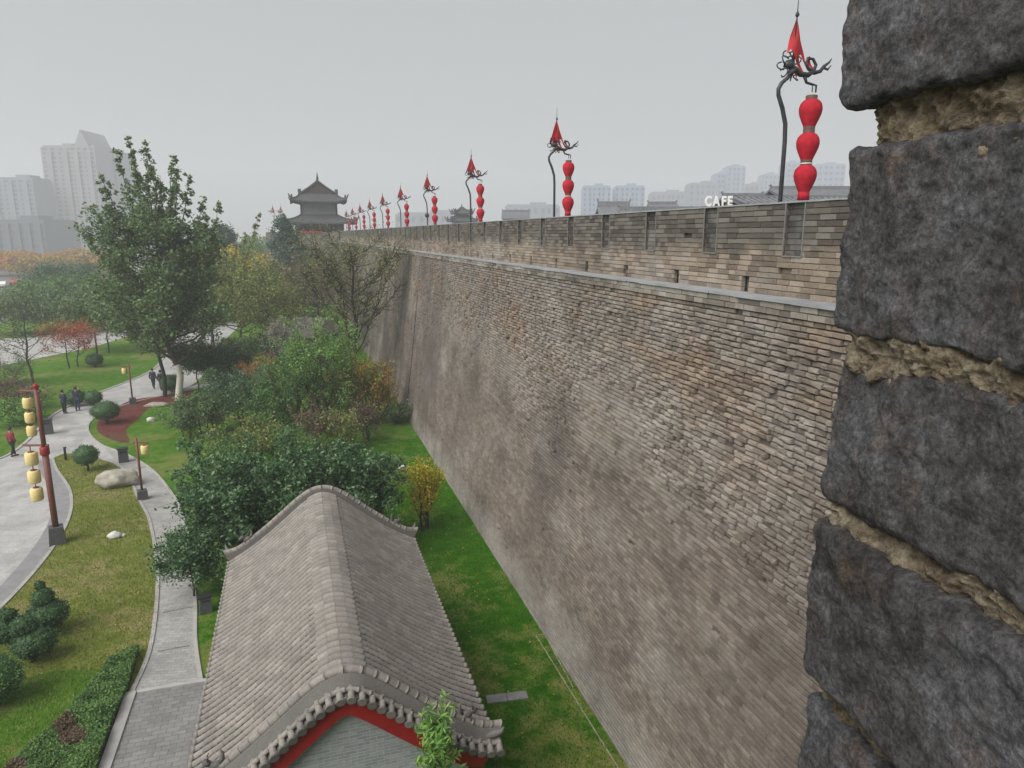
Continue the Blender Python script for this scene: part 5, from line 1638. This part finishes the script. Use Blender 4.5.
b = MB(); b.box((wx / 2, 0.05, -0.05), (wx + 0.2, 0.06, 0.05))
for sx in (0.1, wx - 0.1): b.box((sx, 0.05, -0.05 - (z - 12) / 2), (0.05, 0.05, z - 12))
b.build('frame', M['iron'], sg_)

# ------------------------------------------------------------------ hazy city blocks
WIN = plain('window_glass', (0.05, 0.06, 0.08), 0.3, var=0.1); M['window'] = WIN
M['tower_pink'] = plain('tower_pink', (0.24, 0.225, 0.245), 0.9, var=0.08, scale=0.1)
M['tower_blue'] = plain('tower_blue', (0.20, 0.27, 0.36), 0.7, var=0.08, scale=0.1)
M['tower_grey'] = plain('tower_grey', (0.18, 0.21, 0.25), 0.9, var=0.08, scale=0.1)
M['tower_dark'] = plain('tower_dark', (0.11, 0.12, 0.15), 0.9, var=0.08, scale=0.1)
def block(u0, u1, vt, Y, mt, label, fl, bays, depth=24, cap=None, name='apartment_tower', group=None):
    Y *= 1.55; depth *= 1.5
    if cap: cap *= 1.5
    a = at(u0, vt, Y); c0 = at(u1, vt, Y)
    # stand square to the camera's heading
    dY = (c0[0] - a[0]) * 0.31
    c = at(u1, vt, Y - dY)
    cx, cy = (a[0] + c[0]) / 2, (a[1] + c[1]) / 2
    L = math.hypot(c[0] - a[0], c[1] - a[1]); rz = math.atan2(c[1] - a[1], c[0] - a[0]); H = a[2]
    e = empty(name, (cx, cy, 0), rz, label, 'building', group)
    b = MB(); b.box((0, depth / 2, H / 2), (L, depth, H))
    k = max(2, bays // 2)
    for i in range(k): b.box((-L / 2 + L * (i + 0.5) / k, -0.6, H * 0.48), (L / k * 0.36, 1.2, H * 0.96))
    b.build('wall', M[mt], e)
    b = MB(); b.box((0, depth / 2, H + 0.8), (L * 0.94, depth * 0.9, 1.6)); b.box((L * 0.1, depth / 2, H + 2.6), (L * 0.3, depth * 0.4, 3))
    if cap: b.add([(-L * 0.3, 0, H), (L * 0.3, 0, H), (L * 0.3, depth, H), (-L * 0.3, depth, H), (0, 0, H + cap), (0, depth, H + cap)], [(0, 1, 4), (1, 2, 5, 4), (2, 3, 5), (3, 0, 4, 5)])
    b.build('roof', M[mt], e)
    me = None
    for i in range(fl):
        for j in range(bays):
            if me is None:
                m = MB(); m.box((0, 0, 0), (L / bays * 0.55, 0.3, H / fl * 0.45)); o = m.build('window', M['window'], e); me = o.data
            else:
                o = bpy.data.objects.new('window', me); COL.objects.link(o); o.parent = e
            o.location = (-L / 2 + L * (j + 0.5) / bays, -1.22 if (abs(((j + 0.5) / bays * k) % 1 - 0.5) < 0.18) else -0.05, H * (i + 0.55) / fl)
    return e
block(40, 72, 147, 440, 'tower_pink', 'left wing of the tall hazy pinkish apartment tower', 24, 4)
block(69, 94, 147, 434, 'tower_pink', 'middle wing with a gabled top of the tall hazy apartment tower', 24, 4, cap=9)
block(92, 114, 152, 450, 'tower_grey', 'greyer right wing of the tall hazy apartment tower, behind the tallest tree', 22, 3)
block(-14, 32, 179, 430, 'tower_grey', 'shorter hazy tower block at the left edge of the skyline', 16, 6)
block(-20, 44, 222, 330, 'tower_dark', 'dark low block with white dotted window rows at the left edge', 5, 12, name='office_block')
block(46, 112, 224, 380, 'tower_grey', 'low pale podium block below the tall apartment tower', 4, 12, name='office_block')
block(88, 150, 216, 420, 'tower_blue', 'bluish low block right of the podium, behind the tallest tree', 5, 8, name='office_block')
block(583, 611, 187, 430, 'tower_blue', 'left of two square blue grey blocks right of the second pole', 12, 6, name='office_block')
block(615, 645, 187, 432, 'tower_blue', 'right of two square blue grey blocks right of the second pole', 12, 6, name='office_block')
block(690, 722, 184, 470, 'tower_grey', 'low wide hazy block left of the stepped towers', 10, 6, name='office_block')
block(717, 730, 174, 480, 'tower_blue', 'left step of the stepped hazy towers over the cafe letters', 14, 3)
block(728, 746, 167, 470, 'tower_blue', 'taller right step of the stepped hazy towers over the cafe letters', 16, 4)
block(765, 781, 175, 480, 'tower_blue', 'hazy block just left of the nearest dragon pole', 14, 4)
block(787, 802, 163, 490, 'tower_blue', 'slim hazy tower between the nearest pole and its lantern string', 16, 3)
block(818, 846, 165, 460, 'tower_blue', 'hazy blue block between the nearest lantern string and the dark bricks', 14, 5)
block(652, 690, 193, 490, 'tower_grey', 'long low hazy block right of the two square ones', 6, 8, name='office_block')
block(505, 560, 206, 460, 'tower_grey', 'low hazy block behind the second pole', 4, 8, name='office_block')
block(745, 768, 185, 500, 'tower_grey', 'low hazy block right of the stepped towers', 8, 5, name='office_block')
block(395, 470, 214, 470, 'tower_grey', 'very faint low block behind the third and fourth poles', 3, 10, name='office_block')

# ------------------------------------------------------------------ cars on the far road
def car_proto():
    e = empty('car', (0, 0, 0))
    m = MB()
    sec = [(-2.2, 0.45), (-2.25, 0.85), (-1.5, 0.98), (-0.9, 1.45), (0.7, 1.48), (1.35, 1.0), (2.15, 0.85), (2.25, 0.5), (2.2, 0.35), (-2.15, 0.35)]
    n = len(sec)
    for w, s_ in ((0.85, 1),):
        vs = [(x, -w * (0.82 if z > 1.2 else 1), z) for x, z in sec] + [(x, w * (0.82 if z > 1.2 else 1), z) for x, z in sec]
        m.add(vs, [tuple(range(n)), tuple(range(2 * n - 1, n - 1, -1))] + [(i, n + i, n + (i + 1) % n, (i + 1) % n) for i in range(n)])
    m.build('body', M['white_paint'], e)
    m = MB(); m.box((0.0, 0, 1.2), (1.9, 1.56, 0.32)); m.build('window_band', M['window'], e)
    for x in (-1.35, 1.35):
        for y in (-0.8, 0.8):
            m = MB(); m.tube([(x, y - 0.1, 0.33), (x, y + 0.1, 0.33)], 0.33, 12); m.build('wheel', M['iron'], e)
    return e
M['car_red'] = plain('car_red', (0.5, 0.03, 0.03), 0.3); M['car_grey'] = plain('car_grey', (0.25, 0.26, 0.28), 0.3)
cp = car_proto()
for i, (u, v, mt, lb) in enumerate([(16, 285, 'car_red', 'red car on the far road'), (4, 287, 'white_paint', 'white car behind the red car on the far road'), (44, 276, 'white_paint', 'white car farther up the road near the orange trees'),
                                     (36, 280, 'car_red', 'small red car right behind the distant white car'), (22, 293, 'car_grey', 'grey car nearest on the far road'), (90, 270, 'white_paint', 'white car half hidden by the tallest tree, far up the road')]):
    p = pt(u, v)
    o = cp if i == 0 else copy_tree(cp)
    o.location = (p[0], p[1], 0.01); o.rotation_euler = (0, 0, R(94)); o.scale = (1.5, 1.5, 1.5) if i == 9 else (1, 1, 1)
    tag(o, lb, 'car', 'cars on the far road')
    for ch in bpy.data.objects:
        if ch.parent == o and ch.name.startswith('body'):
            ch.data = ch.data.copy() if i else ch.data
            ch.data.materials[0] = M[mt]

# ------------------------------------------------------------------ people
M['skin'] = plain('skin', (0.45, 0.28, 0.2), 0.6); M['hair'] = plain('hair', (0.015, 0.013, 0.012), 0.6)
for nm, c in (('cloth_red', (0.22, 0.02, 0.035)), ('cloth_navy', (0.02, 0.025, 0.045)), ('cloth_black', (0.015, 0.015, 0.02)), ('jeans', (0.04, 0.07, 0.13))):
    M[nm] = plain(nm, c, 0.85)
def skin_obj(name, verts, edges, radii, mt, parent, root=0, sub=1):
    me = bpy.data.meshes.new(name); me.from_pydata([tuple(v) for v in verts], edges, []); me.update()
    o = bpy.data.objects.new(name, me); COL.objects.link(o); o.parent = parent
    md = o.modifiers.new('skin', 'SKIN'); md.use_smooth_shade = True
    lay = me.skin_vertices[0] if me.skin_vertices else None
    if lay is None:
        bpy.context.view_layer.objects.active = o
        me.attributes.new('skin', 'FLOAT', 'POINT')
    for i, r in enumerate(radii):
        lay.data[i].radius = (r, r) if not hasattr(r, '__len__') else r
        lay.data[i].use_root = (i == root)
    s_ = o.modifiers.new('sub', 'SUBSURF'); s_.levels = sub; s_.render_levels = sub
    me.materials.append(M[mt])
    return o
def person(loc, rz, top, bottom, label, walk=0.0, arms='down', sc=1.0):
    e = empty('person', (loc[0], loc[1], 0.012), rz, label, 'person')
    e.scale = (sc, sc, sc)
    # faces -Y
    J = {}
    J['pelvis'] = (0, 0, 0.95); J['waist'] = (0, 0, 1.10); J['chest'] = (0, 0.0, 1.32); J['neck'] = (0, 0.0, 1.48); J['head0'] = (0, -0.01, 1.56); J['head'] = (0, -0.015, 1.655)
    for s_, nm in ((-1, 'l'), (1, 'r')):
        st = walk * s_
        J['hip' + nm] = (0.09 * s_, 0, 0.90); J['knee' + nm] = (0.10 * s_, -0.12 * st - 0.02, 0.49); J['ank' + nm] = (0.10 * s_, -0.30 * st + 0.04 * abs(walk), 0.085 + (0.05 if st < 0 else 0)); J['toe' + nm] = (0.11 * s_, -0.30 * st - 0.14, 0.04)
        J['sh' + nm] = (0.18 * s_, 0, 1.42)
        if arms == 'up': J['el' + nm] = (0.27 * s_, -0.20, 1.30); J['wr' + nm] = (0.12 * s_, -0.33, 1.52); fd = (-0.02 * s_, -0.02, 0.06)
        elif arms == 'front': J['el' + nm] = (0.25 * s_, -0.03, 1.15); J['wr' + nm] = (0.10 * s_, -0.24, 1.10); fd = (-0.05 * s_, -0.05, 0.0)
        else: J['el' + nm] = (0.23 * s_, 0.04 + 0.06 * st, 1.14); J['wr' + nm] = (0.25 * s_, -0.04 + 0.14 * st, 0.90); fd = (0.0, -0.015, -0.07)
        w = Vector(J['wr' + nm]); J['palm' + nm] = tuple(w + Vector(fd) * 0.9)
        fdv = Vector(fd).normalized()
        for k in range(4):
            off = Vector((0, 0.022 * (k - 1.5), 0)) if arms == 'down' else Vector((0.0, 0, 0.022 * (k - 1.5))) if arms == 'front' else Vector((0.022 * (k - 1.5), 0, 0))
            ln = (0.065, 0.078, 0.072, 0.055)[k]
            J['f%d%s' % (k, nm)] = tuple(Vector(J['palm' + nm]) + fdv * ln * 0.5 + off)
            J['g%d%s' % (k, nm)] = tuple(Vector(J['palm' + nm]) + fdv * ln + off + Vector((-0.012 * s_, 0, 0)))
        J['th' + nm] = tuple(w + fdv * 0.05 + Vector((-0.03 * s_, -0.035, 0.0)))
    keys = list(J); ix = {k: i for i, k in enumerate(keys)}
    E = [('pelvis', 'waist'), ('waist', 'chest'), ('chest', 'neck'), ('neck', 'head0'), ('head0', 'head')]
    for nm in 'lr':
        E += [('pelvis', 'hip' + nm), ('hip' + nm, 'knee' + nm), ('knee' + nm, 'ank' + nm), ('ank' + nm, 'toe' + nm), ('chest', 'sh' + nm), ('sh' + nm, 'el' + nm), ('el' + nm, 'wr' + nm), ('wr' + nm, 'palm' + nm), ('wr' + nm, 'th' + nm)]
        for k in range(4): E += [('palm' + nm, 'f%d%s' % (k, nm)), ('f%d%s' % (k, nm), 'g%d%s' % (k, nm))]
    def rad(k):
        b_ = k[:-1] if k[-1] in 'lr' and k not in ('pelvis',) else k
        return {'pelvis': 0.12, 'waist': 0.115, 'chest': 0.14, 'neck': 0.055, 'head0': 0.075, 'head': 0.10, 'hip': 0.085, 'knee': 0.06, 'ank': 0.042, 'toe': 0.035, 'sh': 0.058, 'el': 0.042, 'wr': 0.03, 'palm': 0.03, 'th': 0.011}.get(b_, 0.010)
    skin_obj('body', [J[k] for k in keys], [(ix[a], ix[c]) for a, c in E], [rad(k) for k in keys], 'skin', e, ix['pelvis'])
    def sub(name, ks, ed, rr, mt, root):
        iy = {k: i for i, k in enumerate(ks)}
        return skin_obj(name, [J[k] for k in ks], [(iy[a], iy[c]) for a, c in ed], rr, mt, e, iy[root])
    ks = ['pelvis', 'waist', 'chest', 'neck', 'shl', 'ell', 'wrl', 'shr', 'elr', 'wrr']
    sub('jacket', ks, [('pelvis', 'waist'), ('waist', 'chest'), ('chest', 'neck'), ('chest', 'shl'), ('shl', 'ell'), ('ell', 'wrl'), ('chest', 'shr'), ('shr', 'elr'), ('elr', 'wrr')],
        [0.165, 0.15, 0.175, 0.065, 0.09, 0.07, 0.052, 0.09, 0.07, 0.052], top, 'waist')
    ks = ['pelvis', 'hipl', 'kneel', 'ankl', 'hipr', 'kneer', 'ankr']
    sub('trousers', ks, [('pelvis', 'hipl'), ('hipl', 'kneel'), ('kneel', 'ankl'), ('pelvis', 'hipr'), ('hipr', 'kneer'), ('kneer', 'ankr')], [0.135, 0.11, 0.082, 0.065, 0.11, 0.082, 0.065], bottom, 'pelvis')
    m = MB(); m.ball((0, 0.015, 1.69), (0.105, 0.118, 0.11), 14, 10, 0.1, 3); m.build('hair', M['hair'], e, True)
    for s_, nm in ((-1, 'l'), (1, 'r')):
        m = MB(); a = J['ank' + nm]; m.ball((a[0], a[1] - 0.07, a[2] - 0.04), (0.05, 0.14, 0.05), 10, 7); m.build('shoe', M['hair'], e, True)
        m = MB(); m.ball((0.095 * s_, -0.01, 1.645), (0.015, 0.02, 0.03), 6, 5); m.build('ear', M['skin'], e, True)
    m = MB(); m.ball((0, -0.115, 1.645), (0.015, 0.02, 0.025), 6, 5); m.build('nose', M['skin'], e, True)
    return e
FZ = R(-17)
person(pt(14, 457), FZ + PI * 0.85, 'cloth_red', 'cloth_black', 'person in a dark red jacket walking at the left edge of the plaza', 0.5, 'down', 1.08)
person(pt(65, 414), FZ + PI * 0.95, 'cloth_navy', 'cloth_black', 'person in dark jacket and trousers standing on the walk, hands in front', 0.1, 'front', 1.06)
person(pt(78, 411), FZ + PI * 1.1, 'cloth_navy', 'jeans', 'person in jeans raising both arms beside the other standing person', 0.1, 'up', 1.08)
person(pt(154, 389), FZ + PI, 'cloth_navy', 'cloth_black', 'person in dark clothes walking left of the dark trunk', 0.6, 'down', 1.05)
person(pt(162, 391), FZ + PI, 'cloth_black', 'cloth_navy', 'person in black walking on the walk close to the dark trunk', 0.4, 'down', 1.05)
